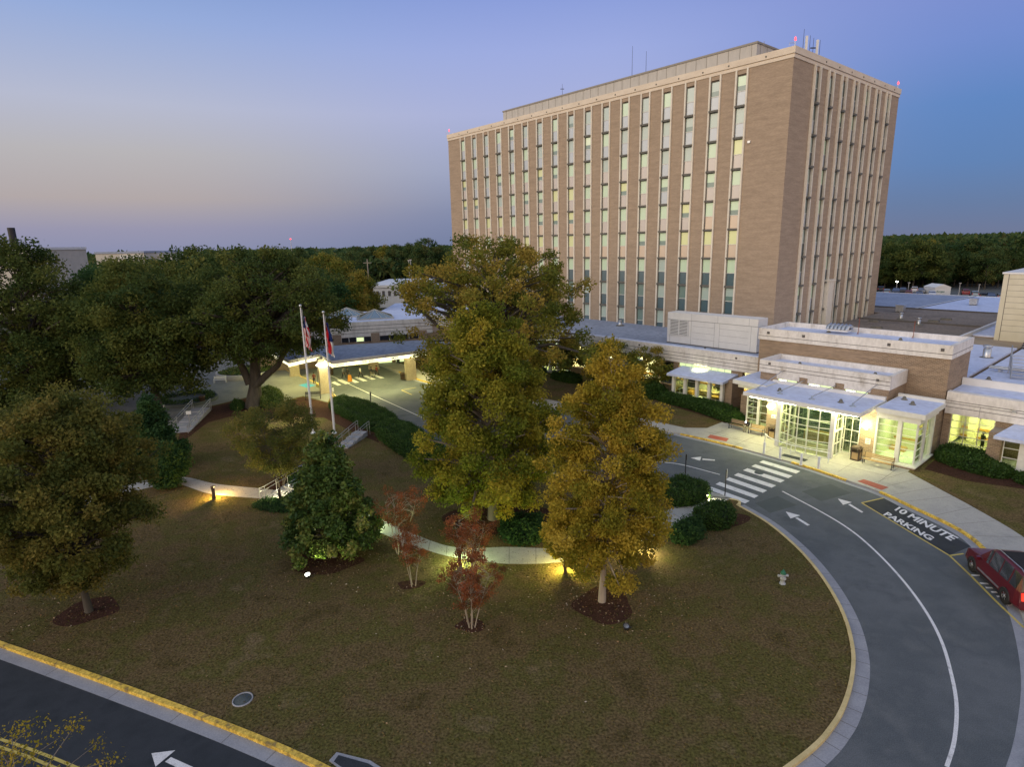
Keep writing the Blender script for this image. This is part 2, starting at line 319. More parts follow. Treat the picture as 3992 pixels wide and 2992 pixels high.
# mulch beds
def disc(cx,cy,rx,ry=None,rot=0,z=.126,n=40,wob=.15):
    ry=ry or rx; return [(cx+math.cos(rot)*rx*(1+wob*math.sin(3*t+cx))*math.cos(t)-math.sin(rot)*ry*math.sin(t),cy+math.sin(rot)*rx*math.cos(t)+math.cos(rot)*ry*(1+wob*math.cos(2*t+cy))*math.sin(t)) for t in [2*PI*k/n for k in range(n)]]
b=MB()
for X,Y,rx,ry in [(1305,1312,1.55,1.5),(700,1220,2.2,1.3),(888,1268,.75,.5),(1018,1356,.75,.55),(190,1325,1.5,1.2),(1085,1125,3.8,2.6),(660,1040,3.2,2.4),(1540,1125,2.3,1.4)]:
    p=g(X,Y); b.prism(disc(p.x,p.y,rx,ry),.05,.127)
P=[g(*p) for p in [(385,965),(450,915),(548,890),(615,905),(700,905),(760,935),(820,960),(800,925),(730,872),(708,873),(655,860),(615,870),(548,860),(445,884),(390,928)]]
b.prism([(p.x,p.y) for p in P],.05,.128); struct('mulch_bed',b,'mulch')
# road markings
def line(P,w,name,m,n=6,z=.004,px=True):
    a=smooth_line([g(*p) for p in P] if px else P,n); b=MB(); b.strip(offset(a,w/2),offset(a,-w/2),z,z); return struct(name,b,m)
line([(1690,1062),(1780,1110),(1843,1150),(1900,1200),(1955,1260),(2000,1322),(2032,1382),(2052,1445),(2066,1520),(2062,1598),(2045,1658)],.14,'lane_line','wpaint')
line([(1382,996),(1430,999),(1475,1005),(1555,1026)],.12,'lane_line','wpaint')
line([(700,805),(775,840),(878,887),(960,925)],.12,'lane_line','wpaint')
def quads(L,name,m,z=.004):
    b=MB()
    for q in L: b.prism([(p.x,p.y) for p in [gf(*c) for c in q]],z,z)
    return struct(name,b,m)
def c3(l): return [(2550+x/2.764,1750+y/2.764) for x,y in l]
stripes=[[(1130,148),(1175,128),(1575,245),(1530,270)],[(1048,192),(1090,170),(1492,295),(1445,320)],[(957,235),(1005,213),(1408,343),(1362,368)],[(860,288),(905,264),(1315,398),(1268,423)],[(765,335),(812,310),(1218,452),(1172,478)],[(662,385),(708,360),(1125,508),(1080,535)],[(560,432),(608,410),(1030,565),(980,592)]]
quads([c3(s) for s in stripes],'crosswalk','wpaint')
quads([c3([(1085,590),(1330,512),(1540,612),(1250,695)]),c3([(1590,462),(1900,382),(2130,480),(1800,570)])],'asphalt_patch','patch')
def c5(l): return [(3192+x/2.764,1900+y/2.764) for x,y in l]
quads([c5([(475,172),(700,120),(1640,640),(1400,740)])],'parking_bay','dasphalt')
b=MB()
for P in ([(700,118),(462,172),(1410,742),(1560,720)],[(1410,742),(1640,960),(1900,1225),(2211,1520)]):
    L=[gf(3192+x/2.764,1900+y/2.764).xy for x,y in P]
    for i in range(len(L)-1):
        s=[L[i],L[i+1]]; b.strip(offset(s,.06),offset(s,-.06),.009,.009)
struct('parking_lines',b,'ypaint')
quads([c5([(1640,945),(1735,948),(1735,962),(1640,962)])]+[c5([(1730+60*k,1030+48*k),(1860+45*k,1040+44*k),(1875+45*k,1056+44*k),(1745+60*k,1047+48*k)]) for k in range(0,6)],'hatch_lines','wpaint',.009)
def arrow(tip,lft,rgt,s0,s1,s2,s3): return [[tip,lft,rgt],[s0,s1,s2,s3]]
ar=[]
ar+=[c3(q) for q in arrow((1418,680),(1470,755),(1575,722),(1520,750),(1545,742),(1680,825),(1650,832))]
ar+=[c3(q) for q in arrow((1980,540),(2035,608),(2130,580),(2090,605),(2115,598),(2255,685),(2235,692))]
ar+=[c3(q) for q in arrow((393,100),(495,132),(508,88),(520,122),(522,108),(655,120),(655,132))]
c2=lambda l:[(x/3.015,2442+y/3.015) for x,y in l]
ar+=[c2(q) for q in arrow((2060,1465),(1780,1500),(1828,1658),(1940,1600),(2010,1545),(2330,1690),(2270,1760))]
quads(ar,'road_arrow','wpaint')
line([(0,1598),(60,1618),(130,1645),(200,1675)],.12,'centre_line','ypaint'); line([(-10,1612),(60,1636),(130,1665),(200,1695)],.12,'centre_line','ypaint')
cc=lambda l:[(950+x/1.693,1150+y/1.693) for x,y in l]
quads([cc(q) for q in [[(578,580),(600,572),(645,595),(620,600)],[(615,565),(645,558),(705,585),(672,591)],[(690,562),(718,555),(762,578),(735,582)],[(730,546),(757,541),(818,568),(790,572)],[(785,536),(812,532),(872,557),(845,561)],[(835,527),(862,523),(930,549),(905,553)]]],'crosswalk','wpaint')
quads([cc([(362,604),(420,590),(478,606),(420,622)])],'accessible_bay','bpaint',.158)
L=[gf(*q).xy for q in cc([(1140,612),(1042,630),(1110,660)])]; b=MB()
for i in range(2): b.strip(offset(L[i:i+2],.06),offset(L[i:i+2],-.06),.004,.004)
struct('parking_lines',b,'ypaint')
def textmesh(body,bold=0.):
    cu=D.curves.new('t','FONT'); cu.body=body; cu.size=1; cu.offset=bold; o=D.objects.new('t',cu); C.objects.link(o)
    bpy.context.view_layer.update(); me=D.meshes.new_from_object(o.evaluated_get(bpy.context.evaluated_depsgraph_get())); D.objects.remove(o)
    vs=[v.co.copy() for v in me.vertices]; fs=[tuple(p.vertices) for p in me.polygons]
    x0,x1=min(v.x for v in vs),max(v.x for v in vs); y0,y1=min(v.y for v in vs),max(v.y for v in vs)
    return [((v.x-x0)/(x1-x0),(v.y-y0)/(y1-y0)) for v in vs],fs
def text_on(body,BL,TL,BR,TR,bold=0.):   # bilinear placement on four world points
    st,fs=textmesh(body,bold); b=MB(); b.add([BL.lerp(BR,s).lerp(TL.lerp(TR,s),t) for s,t in st],fs); return b
b=MB()
for w,q in (('10 MINUTE',[(812,248),(868,212),(1420,580),(1512,548)]),('PARKING',[(690,300),(745,268),(1200,578),(1252,545)])):
    q=[gf(3192+x/2.764,1900+y/2.764,.012) for x,y in q]; t=text_on(w,*q,bold=.032); b.add(t.v,t.f)
struct('painted_lettering',b,'wpaint')
# manhole in the road and lawn cover
def cover(p,r,z,name,label,m='gutter'):
    b=MB(); b.lathe([(0,z+.02),(r*.86,z+.02),(r*.88,z+.01)],(p.x,p.y),24,0); b.lathe([(r*.88,z+.01),(r*.9,z+.045),(r,z+.045),(r*1.02,z-.02)],(p.x,p.y),24,1)
    t=thing(name,label,'manhole cover',(p.x,p.y,z)); b.build('lid',['patch',m],t); return t
cover(g(525,1518),.42,.12,'manhole_cover','round metal cover with pale concrete rim set in the lawn by the yellow kerb')
cover(gf(2550+1130/2.764,1750+262/2.764),.36,0,'manhole_cover','worn round cover in the road between crosswalk stripes','patch')
# storm drain inlet at the bottom edge
t=thing('storm_drain','dark concrete storm drain inlet behind the yellow kerb','drain',g(750,1655))
b=MB(); q=[g(*p) for p in [(712,1652),(728,1634),(800,1652),(860,1690),(800,1720)]]; b.prism([(p.x,p.y) for p in q],.0,.17); b.build('concrete_frame','gutter',t)
b=MB(); q=[g(*p) for p in [(722,1655),(732,1641),(798,1660),(840,1690),(800,1710)]]; b.prism([(p.x,p.y) for p in q],.1,.18); b.build('cover_plate','dasphalt',t)

# ------------------------------------------------------------ tower
def bthing(name,label,cat,u=0,v=0): return thing(name,label,cat,GRID@Vector((u,-v,0)),-YAW)
TW=bthing('hospital_tower','tall brick hospital tower with pale vertical fins and stacked windows','tower')
L_,W_=73.8,36.7; SILLS=[39.92-3.947*k for k in range(10)]
colsL=[-(6.7+3.86*k) for k in range(17)]; colsR=[6.55+4.2*k for k in range(7)]
b=MB(GRID); b.box(-L_,-.35,.35,W_,0,40.45)
xs=[-L_]+[c for cc_ in sorted(colsL) for c in (cc_-.68,cc_+.68)]+[0]
for i in range(0,len(xs),2): b.box(xs[i],xs[i+1],0,.35,0,40.45)
for c in colsL: b.box(c-.68,c+.68,.002,.35,39.92,40.45)
ys=[.35]+[c for cc_ in colsR for c in (cc_-.68,cc_+.68)]+[W_]
for i in range(0,len(ys),2): b.box(-.35,0,ys[i],ys[i+1],0,40.45)
for c in colsR: b.box(-.35,-.002,c-.68,c+.68,39.92,40.45)
b.build('brick_wall','brick',TW)
b=MB(GRID); o=.18
for z0,z1,o in ((40.45,40.85,.10),(40.85,40.93,.02),(40.93,41.7,.2)):
    b.box(-L_-o,o,-o,.3,z0,z1); b.box(-.3,o,.3,W_+o,z0,z1); b.box(-L_-o,-L_+.3,.3,W_+o,z0,z1); b.box(-L_+.3,-.3,W_-.3,W_+o,z0,z1)
b.build('parapet','fascia',TW)
b=MB(GRID); b.box(-L_+.3,-.3,.3,W_-.3,40.45,41.0); b.build('roof','groof',TW)
for c in [x+1.93 for x in colsL[1:]]+[-3.5,-69.5]: b=MB(GRID); b.box(c-.09,c+.09,-.26,-.2,41.15,41.33); b.build('scupper','sill',TW)
for c in [x+2.1 for x in colsR]: b=MB(GRID); b.box(.2,.26,c-.09,c+.09,41.15,41.33); b.build('scupper','sill',TW)
PH=MB(GRID); PH.box(-62.5,-8.2,6,24,41.0,45.0); pn=PH.build('penthouse','pent',TW)
b=MB(GRID); b.box(-62.62,-8.08,5.88,24.1,45.0,45.25)
for k in range(32): x=-62.5+1.75*(k+.6); b.box(x-.03,x+.03,5.965,6,41,45)
for k in range(9): y=6+1.9*(k+.5); b.box(-8.2,-8.165,y-.03,y+.03,41,45)

b.F=GRID; 
WM[pn.name]=WM[TW.name]
o2=b.build('panel_trim',mat('panel_trim',[(.30,.28,.24)],.8),pn)
FIN=MB(); FIN.box(-.11,.11,-.2,.3,3,40.5)
fin0=None
for c in colsL:
    for s in (-1,1):
        if fin0 is None: fin0=FIN.build('fin','fin',None); fin0.parent=TW; f=fin0
        else: f=fin0.copy(); C.objects.link(f); f.parent=TW
        f.location=(c+s*.79,0,0)
for c in colsR:
    for s in (-1,1):
        f=fin0.copy(); C.objects.link(f); f.parent=TW; f.location=(0,c+s*.79,0); f.rotation_euler.z=PI/2; f.scale=(1.0,1.5,1)
# windows: soft glow in upper panes, mirrored sky painted into lower panes by row
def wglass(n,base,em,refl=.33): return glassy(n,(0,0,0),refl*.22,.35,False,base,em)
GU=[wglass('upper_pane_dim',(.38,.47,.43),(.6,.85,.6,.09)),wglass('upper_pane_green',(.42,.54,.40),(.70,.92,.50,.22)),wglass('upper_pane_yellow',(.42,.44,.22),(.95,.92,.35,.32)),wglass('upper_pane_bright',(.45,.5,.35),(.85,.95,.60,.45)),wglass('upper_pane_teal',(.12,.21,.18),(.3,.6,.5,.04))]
GL=[wglass('lower_pane_sky_tint',(.60,.55,.50),None,.30),wglass('lower_pane_grey',(.48,.56,.62),None,.36),wglass('lower_pane_teal',(.04,.11,.14),None,.3),wglass('lower_pane_cream',(.66,.52,.38),(1,.8,.6,.04),.2)]
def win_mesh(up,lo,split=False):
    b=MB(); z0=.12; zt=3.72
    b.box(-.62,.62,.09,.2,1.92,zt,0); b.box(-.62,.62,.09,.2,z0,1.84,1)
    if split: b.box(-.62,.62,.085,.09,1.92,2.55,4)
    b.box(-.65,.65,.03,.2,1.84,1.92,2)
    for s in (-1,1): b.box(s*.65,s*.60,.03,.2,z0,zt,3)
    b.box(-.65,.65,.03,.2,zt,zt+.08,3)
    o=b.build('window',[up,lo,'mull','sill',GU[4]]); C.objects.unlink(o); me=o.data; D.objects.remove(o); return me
sb=MB(); sb.box(-.68,.68,-.4,.2,-.14,.12); sb.box(-.58,-.4,-.5,-.4,-.1,.08); so=sb.build('sill','sill'); smesh=so.data; C.objects.unlink(so); D.objects.remove(so)
cache={}
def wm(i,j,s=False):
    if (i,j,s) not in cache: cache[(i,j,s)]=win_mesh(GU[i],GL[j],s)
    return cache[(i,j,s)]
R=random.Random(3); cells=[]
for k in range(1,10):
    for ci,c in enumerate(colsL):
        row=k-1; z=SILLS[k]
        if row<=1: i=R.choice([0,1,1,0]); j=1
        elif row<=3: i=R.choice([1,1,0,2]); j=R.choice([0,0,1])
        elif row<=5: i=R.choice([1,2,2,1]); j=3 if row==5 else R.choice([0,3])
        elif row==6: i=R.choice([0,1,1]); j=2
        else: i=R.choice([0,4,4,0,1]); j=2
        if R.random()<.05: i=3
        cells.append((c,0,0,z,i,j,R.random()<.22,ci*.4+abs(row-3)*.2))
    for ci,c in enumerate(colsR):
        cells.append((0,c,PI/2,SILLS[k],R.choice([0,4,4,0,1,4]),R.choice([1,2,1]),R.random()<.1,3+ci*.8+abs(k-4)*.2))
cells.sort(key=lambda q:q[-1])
vis=[q for q in cells if q[3]>4.2]
rest=MB(); restmats=GU+GL+[M['mull'],M['sill']]
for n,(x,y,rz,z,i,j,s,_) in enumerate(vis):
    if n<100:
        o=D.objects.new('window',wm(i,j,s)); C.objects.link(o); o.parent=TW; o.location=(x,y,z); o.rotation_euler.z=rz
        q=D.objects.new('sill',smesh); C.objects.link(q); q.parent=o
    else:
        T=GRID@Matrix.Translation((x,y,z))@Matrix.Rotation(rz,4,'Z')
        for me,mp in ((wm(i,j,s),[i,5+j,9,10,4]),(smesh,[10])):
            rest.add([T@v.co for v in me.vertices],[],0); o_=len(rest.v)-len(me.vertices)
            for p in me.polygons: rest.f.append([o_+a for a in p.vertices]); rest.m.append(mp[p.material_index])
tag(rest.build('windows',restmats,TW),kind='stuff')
b=MB(GRID); b.box(0,.75,14.9,16.7,2,12.4); b.box(-.05,.85,14.8,16.8,12.4,12.65); b.build('duct_shaft','fin',TW)
b=MB(GRID); 
for c,z in ((-8.7,24.4),): pass
b.box(-5.35,-4.95,-.14,0,31.2,31.5); b.build('wall_vent','steel',TW)
# roof beacons and antennas
def beacon(u,y,z,label):
    p=GRID@Vector((u,y,z)); t=thing('warning_light',label,'warning light',p,-YAW,'red aircraft warning lights on the roof')
    b=MB(Matrix.Translation(p)); b.tube([(0,0,-.7),(0,0,.55)],.05,6); b.tube([(0,0,.3),(-.7,0,.3),(-.7,0,0)],.035,5); b.build('post','steel',t)
    b=MB(Matrix.Translation(p)); b.lathe([(0,.5),(.12,.58),(.135,.7),(.1,.82),(0,1.05)],(0,0),10); b.build('lamp','beacon',t)
beacon(.0,.0,41.75,'red warning light on the near top corner of the tower')
beacon(-L_+.5,.0,41.75,'red warning light at the far left end of the tower roof')
beacon(.0,W_-1,41.75,'red warning light at the right end of the tower roof')
def antenna(u,y,z,h,label,panel=False,fork=False):
    p=GRID@Vector((u,y,z)); t=thing('antenna',label,'antenna',p,-YAW,'rooftop antennas'); b=MB(Matrix.Translation(p)); b.tube([(0,0,0),(0,0,h)],[.035,.02],6)
    if fork: b.box(-.35,.35,-.03,.03,h*.55,h*.6)
    b.build('mast','dark' if not panel else 'steel',t)
    if panel: b=MB(Matrix.Translation(p)); b.box(-.14,.14,-.22,-.06,.5,h); b.build('panel','wmetal',t)
for y,h,pn_,fk,l in ((3.2,3.3,0,0,'thin whip antenna nearest the tower corner'),(3.9,2.6,1,0,'white panel antenna beside the first whip'),(5.0,2.9,0,0,'thin mast between the panel antennas'),(6.0,2.8,0,1,'forked antenna frame on the right parapet'),(7.0,2.7,1,0,'second white panel antenna farther from the corner'),(7.9,2.9,0,0,'last thin whip of the right parapet row')):
    antenna(-.5,y,41,h,l,pn_,fk)
antenna(-30,6.4,45.2,4.6,'taller whip antenna on the penthouse roof'); antenna(-27.2,6.4,45.2,3.2,'shorter whip antenna right of the taller one'); antenna(-46,6.4,45.2,2.0,'small antenna at the left part of the penthouse',0,1)
# ------------------------------------------------------------ low buildings
def hollow(b,u0,u1,v0,v1,z0,z1,t=.3,mw=0,mr=1,rz=.5):      # parapet ring and sunk roof, v0<v1
    b.ubox(u0,u1,v1-t,v1,z0,z1,mw); b.ubox(u0,u1,v0,v0+t,z0,z1,mw); b.ubox(u0,u0+t,v0+t,v1-t,z0,z1,mw); b.ubox(u1-t,u1,v0+t,v1-t,z0,z1,mw)
    b.ubox(u0+t,u1-t,v0+t,v1-t,z0,z1-rz,mr)
def joints(b,u0,u1,v,zs,o=.004,m=2):
    for z in zs: b.ubox(u0,u1,v,v+o,z-.025,z+.025,m)
def drain(p,label,r=.16,m='sill'):
    t=thing('roof_vent',label,'roof vent',p); b=MB(Matrix.Translation(p)); b.lathe([(r*1.7,0),(r*1.5,.05),(r,.08),(r*.9,.2),(r*.55,.3),(0,.33)],(0,0),10); b.build('dome',m,t); return t
EB=bthing('entrance_building','brick entrance building with stepped white parapets and lit glass vestibule','building',6.9,20)
b=MB(GRID); b.ubox(6.9,24.25,10.7,17.1,0,8.3,0); b.ubox(9.45,21.1,17.1,21.45,0,5.75,0); b.ubox(7.4,9.45,17.1,21.2,0,2.9,0)
b.build('brick_wall','brick2',EB)
b=MB(GRID); hollow(b,6.8,24.35,10.6,17.25,8.3,9.5,.32); joints(b,6.8,24.35,17.25,(8.7,)); 
for u in (7.9,11.6,19.4,23.6): b.ubox(u-.12,u+.12,17.25,17.36,8.95,9.2,2)
for z in (8.7,): b.box(24.35,24.354,-17.2,-10.6,z-.025,z+.025,2)
b.build('upper_parapet',['parap','roof','joint'],EB)
b=MB(GRID); hollow(b,9.35,21.2,17.25,21.6,5.75,7.0,.28); joints(b,9.35,21.2,21.6,(6.15,6.5)); b.ubox(10.3,10.5,21.6,21.72,6.6,6.8,2); b.ubox(20.1,20.3,21.6,21.72,6.45,6.65,2)
for u0,u1 in ((11.2,13.4),(14.2,16.7),(17.5,19.7)): b.ubox(u0,u1,21.45,21.59,5.3,5.75,0)
b.build('middle_parapet',['parap','roof','joint'],EB)
for u0,u1 in ((11.35,13.16),(14.29,16.5),(17.6,19.47)):
    b=MB(GRID); b.ubox(u0,u1,21.45,21.5,4.92,5.3,0); b.ubox((u0+u1)/2-.03,(u0+u1)/2+.03,21.5,21.54,4.92,5.3,1); b.ubox(u0-.04,u1+.04,21.45,21.56,4.86,4.92,1); b.ubox(u0+.1,(u0+u1)/2-.1,21.5,21.51,5.12,5.2,2); b.build('strip_window',['litwin','mull','fluor'],EB)
CZ=4.85
b=MB(GRID); b.prism([(10.7,-27.1),(21.05,-27.35),(21.05,-21.45),(10.95,-21.45)],CZ-.35,CZ-.02,0); b.prism([(10.85,-26.95),(20.9,-27.2),(20.9,-21.6),(11.1,-21.6)],CZ-.02,CZ,1); b.ubox(10.9,21,21.45,21.75,CZ-.1,CZ+.3,0)
cn=b.build('canopy',['wmetal','roof'],EB)
b=MB(GRID)
for u,zz in ((11.9,6.2),(14.0,5.5),(16.9,5.5),(20.3,6.2)): b.tube([(u-.1,-21.5,zz),(u-.5,-25.6,CZ+.25)],.045,6); b.lathe([(.28,CZ),(.26,CZ+.04),(.1,CZ+.08),(.09,CZ+.3),(0,CZ+.3)],(u-.5,-25.6),8)
b.build('suspension_rod','steel',cn)
b=MB(GRID); b.ubox(11.3,16.2,26.75,26.9,CZ-.47,CZ-.36,0); b.ubox(16.7,20.75,26.85,27.0,CZ-.47,CZ-.36,0); b.ubox(20.75,20.9,22.3,26.9,CZ-.47,CZ-.36,0); b.build('light_strip','lampY',cn)
def glasswall(b,x0,x1,z0,z1,nu,nz,y,side=None,gm=0,fm=1,w=.05):
    # glazing in a plane v=y (or u=y when side) between coordinates x0..x1
    def bx(a0,a1,o0,o1,c0,c1,m):
        if side is None: b.ubox(a0,a1,y+o0,y+o1,c0,c1,m)
        else: b.ubox(y+o0,y+o1,a0,a1,c0,c1,m)
    bx(x0,x1,-.01,.01,z0,z1,gm)
    for k in range(nu+1): c=x0+(x1-x0)*k/nu; bx(c-w/2,c+w/2,-.04,.05,z0,z1,fm)
    for k in range(nz+1): c=z0+(z1-z0)*k/nz; bx(x0+w/2,x1-w/2,-.03,.04,c-w/2,c+w/2,fm)
# vestibule with a gently bowed front
b=MB(GRID)
n=5; us=[14.15+(18.6-14.15)*k/n for k in range(n+1)]; vs_=[26.35+.55*math.sin(PI*k/n)+.12*k/n for k in range(n+1)]
vz=[.15,.85,1.5,2.75,3.4,4.4]
for k in range(n):
    a,c=(us[k],-vs_[k]),(us[k+1],-vs_[k+1]); b.add([(a[0],a[1],.15),(c[0],c[1],.15),(c[0],c[1],4.4),(a[0],a[1],4.4)],[(0,1,2,3)],0)
for k in range(n+1):
    b.tube([(us[k],-vs_[k]-.02,.13),(us[k],-vs_[k]-.02,4.45)],.045,6,1)
for z in vz: b.tube([(u,-v-.03,z) for u,v in zip(us,vs_)],.032,5,1)
for u in (14.0,18.7): b.ubox(u-.17,u+.17,26.2,26.6,.13,4.5,1)
glasswall(b,23.4,26.2,.15,4.4,3,4,14.05,1)
vb=b.build('vestibule',['sglass','mull'],EB)
b=MB(GRID); glasswall(b,24.6,26.2,2.5,4.4,2,2,18.7,1); glasswall(b,24.6,26.2,.2,2.4,2,2,18.75,1,w=.09); b.ubox(18.66,18.82,24.55,26.2,2.38,2.52,1); b.ubox(18.6,18.8,24.4,24.6,.13,4.5,1); b.build('door',['sglass','mull'],vb)
b=MB(GRID); glasswall(b,18.8,20.0,.2,4.4,2,4,24.0); glasswall(b,14.15,18.6,.2,4.4,4,4,23.4); b.build('inner_glazing',['sglass','mull'],vb)
# brick piers with lamps, left glass corner, side pavilions
b=MB(GRID); b.ubox(11.5,13.9,22.4,23.7,.13,4.5); b.build('brick_pier','brick2',EB); b=MB(GRID); b.ubox(20.0,21.35,22.2,24.0,.13,4.5); b.build('brick_pier','brick2',EB)
def pavilion(u0,u1,v0,v1,name,topz=5.0,glass=()):
    b=MB(GRID); b.ubox(u0-.0,u1+.65,v0-.2,v1+.3,topz-.42,topz-.02,0); b.ubox(u0+.1,u1+.55,v0,v1+.2,topz-.02,topz,1); b.ubox(u0,u1+.3,v0,v1,topz-.95,topz-.42,0); return b
b=pavilion(21.4,24.3,19.9,24.7,'p'); b.ubox(21.4,24.9,19.6,19.9,4.9,5.25,0)
rp=b.build('right_pavilion',['mull','roof'],EB)
b=MB(GRID); glasswall(b,21.5,23.0,.5,4.05,1,6,24.35); glasswall(b,23.3,24.35,.5,4.05,1,6,24.4); b.ubox(22.98,23.3,24.2,24.55,.3,4.05,1); b.ubox(21.35,21.5,24.2,24.45,.3,4.05,1)
glasswall(b,22.9,24.35,.5,4.05,1,6,24.4,1); b.ubox(24.2,24.5,22.55,22.9,.3,4.05,1); b.ubox(24.15,24.4,22.0,22.5,.3,4.05,1); glasswall(b,20.6,22.0,.5,4.05,1,2,24.3,1); b.ubox(24.2,24.5,20.2,20.6,.3,4.05,1)
b.ubox(21.4,24.65,20,24.75,.3,.42,1); b.build('pavilion_glazing',['sglass','mull'],rp)
b=MB(GRID); b.ubox(21.4,24.55,20,24.65,.05,.3); b.ubox(24.1,24.25,17.1,20.2,0,4.5); b.build('pavilion_plinth','brick2',rp)
b=MB(GRID); b.prism([(7.6,-23.5),(7.6,-18),(11.4,-18),(11.4,-24.0)],4.55,4.95,0); b.prism([(7.7,-23.35),(7.7,-18),(11.3,-18),(11.3,-23.9)],4.95,4.97,1); b.ubox(7.9,11.3,18,22.9,4.1,4.55,0); lp=b.build('left_pavilion',['mull','roof'],EB)
b=MB(GRID); glasswall(b,9.0,10.1,.4,4.1,1,6,22.7); glasswall(b,10.35,11.5,.4,4.1,1,5,22.9); b.ubox(10.1,10.35,22.5,22.95,.2,4.15,1); glasswall(b,19.0,22.7,.4,4.1,3,6,8.9,1); b.ubox(8.75,11.5,19,23,.1,.4,1); b.build('pavilion_glazing',['sglass','mull'],lp)
def sconce(u,v,z,label):
    p=uvw(u,v,z); t=thing('wall_lamp',label,'wall lamp',p,-YAW,'lit wall lamps on the brick piers'); F=Matrix.Translation(p)@Matrix.Rotation(-YAW,4,'Z')
    b=MB(F); b.lathe([(.3,0),(.34,.12),(.2,.26),(0,.3)],(0,-.33),14); b.lathe([(0,-.02),(.3,0)],(0,-.33),14); b.build('lamp_shade','lampW',t)
    b=MB(F); b.box(-.06,.06,-.33,0,-.1,-.03); b.box(-.1,.1,-.04,0,-.35,.05); b.tube([(0,-.33,-.25),(0,-.33,-.02)],.07,8); b.build('bracket','wmetal',t)
sconce(12.0,23.7,2.95,'lit wall lamp left of the glass vestibule above the bin'); sconce(20.55,24.0,2.95,'lit wall lamp right of the glass door above the bench')
def wallsign(u,v,z,w,h,label,marks):
    p=uvw(u,v,z); t=thing('wall_sign',label,'sign',p,-YAW); F=Matrix.Translation(p)@Matrix.Rotation(-YAW,4,'Z')
    b=MB(F); b.box(-w/2,w/2,-.03,0,-h/2,h/2); b.build('plate','wmetal',t); b=MB(F)
    for x0,x1,z0,z1,m in marks: b.box(x0*w,x1*w,-.034,-.0302,z0*h,z1*h,m)
    b.build('marks',['joint','redpad'],t)
wallsign(12.75,23.7,2.0,1.5,.36,'long white sign on the brick left of the vestibule',[(-.44,-.36,-.3,.2,1),(-.28,.42,.12,.26,0),(-.28,.35,-.22,-.1,0)])
wallsign(20.75,24.0,1.6,.4,.5,'small white notice on the brick beside the bench',[(-.3,.3,.25,.35,0),(-.3,.3,0,.08,0),(-.3,.3,-.3,-.22,0)])
# interior of the entrance
b=MB(GRID)
for u0,u1,v0,v1 in ((14.2,18.6,23.5,26.3),(11.6,19.9,21.6,23.3),(21.5,24.2,20.3,24.2),(9.1,11.4,19.2,22.6)):
    b.ubox(u0,u1,v0,v1,.14,.16,0)
b.ubox(12,19.9,21.46,21.52,.16,4.6,3); b.ubox(14.8,17.9,22.2,22.8,.16,1.1,2); b.ubox(21.5,24.1,20.05,20.2,.16,4.0,1); b.ubox(21.42,21.5,20.2,24.2,.16,4.0,1); b.ubox(9.1,11.4,18.9,19.0,.16,4.0,1); b.ubox(21.6,24.1,20.2,20.26,1.3,1.45,2); b.ubox(21.6,22.8,20.4,21.3,.16,.7,2)
b.build('interior',['carpet','cream','trimwood',mat('dark_inner_panel',[(.05,.085,.06),(.09,.13,.09)],.8,1.2)],EB)  # dark green panel added over the lit brick so the vestibule reads dim
b=MB(GRID); b.ubox(15,17.8,24.2,25.8,4.36,4.4); b.ubox(22,23.7,21,23.5,4.0,4.03); b.ubox(9.4,11,20,22,4.02,4.05); b.ubox(12,19.5,21.7,23.2,4.4,4.43); b.build('ceiling_light','fluor',EB)
# left wing
LW=bthing('left_wing','long low wing with grey banded fascia and lit bay windows','building',-20,16)
b=MB(GRID); b.ubox(-62,6.85,15.4,16,.0,1.0,0)
for u0,u1 in ((-62,-44),(-30.6,-30),(-17.4,-16.9),(-4.6,-3.9),(3.2,4.6),(5.9,6.85)): b.ubox(u0,u1,15.4,16,1.0,4.15,0)
b.ubox(3.62,4.6,16,18.1,0,3.4,0)
b.build('brick_wall','brick2',LW)
b=MB(GRID); b.ubox(-62,6.85,15.6,16.3,4.15,6.05,0); b.ubox(-62,6.85,15.7,16.1,6.05,6.15,1); joints(b,-62,6.85,16.3,(4.55,4.95,5.35))
for u in (-9.7,3.9): b.ubox(u-.1,u+.1,16.3,16.4,5.55,5.75,2)
b.build('fascia',['parap','roof','joint'],LW)
b=MB(GRID); b.ubox(-62,6.8,-.2,15.6,5.3,5.6,0); b.build('roof','groof',LW)
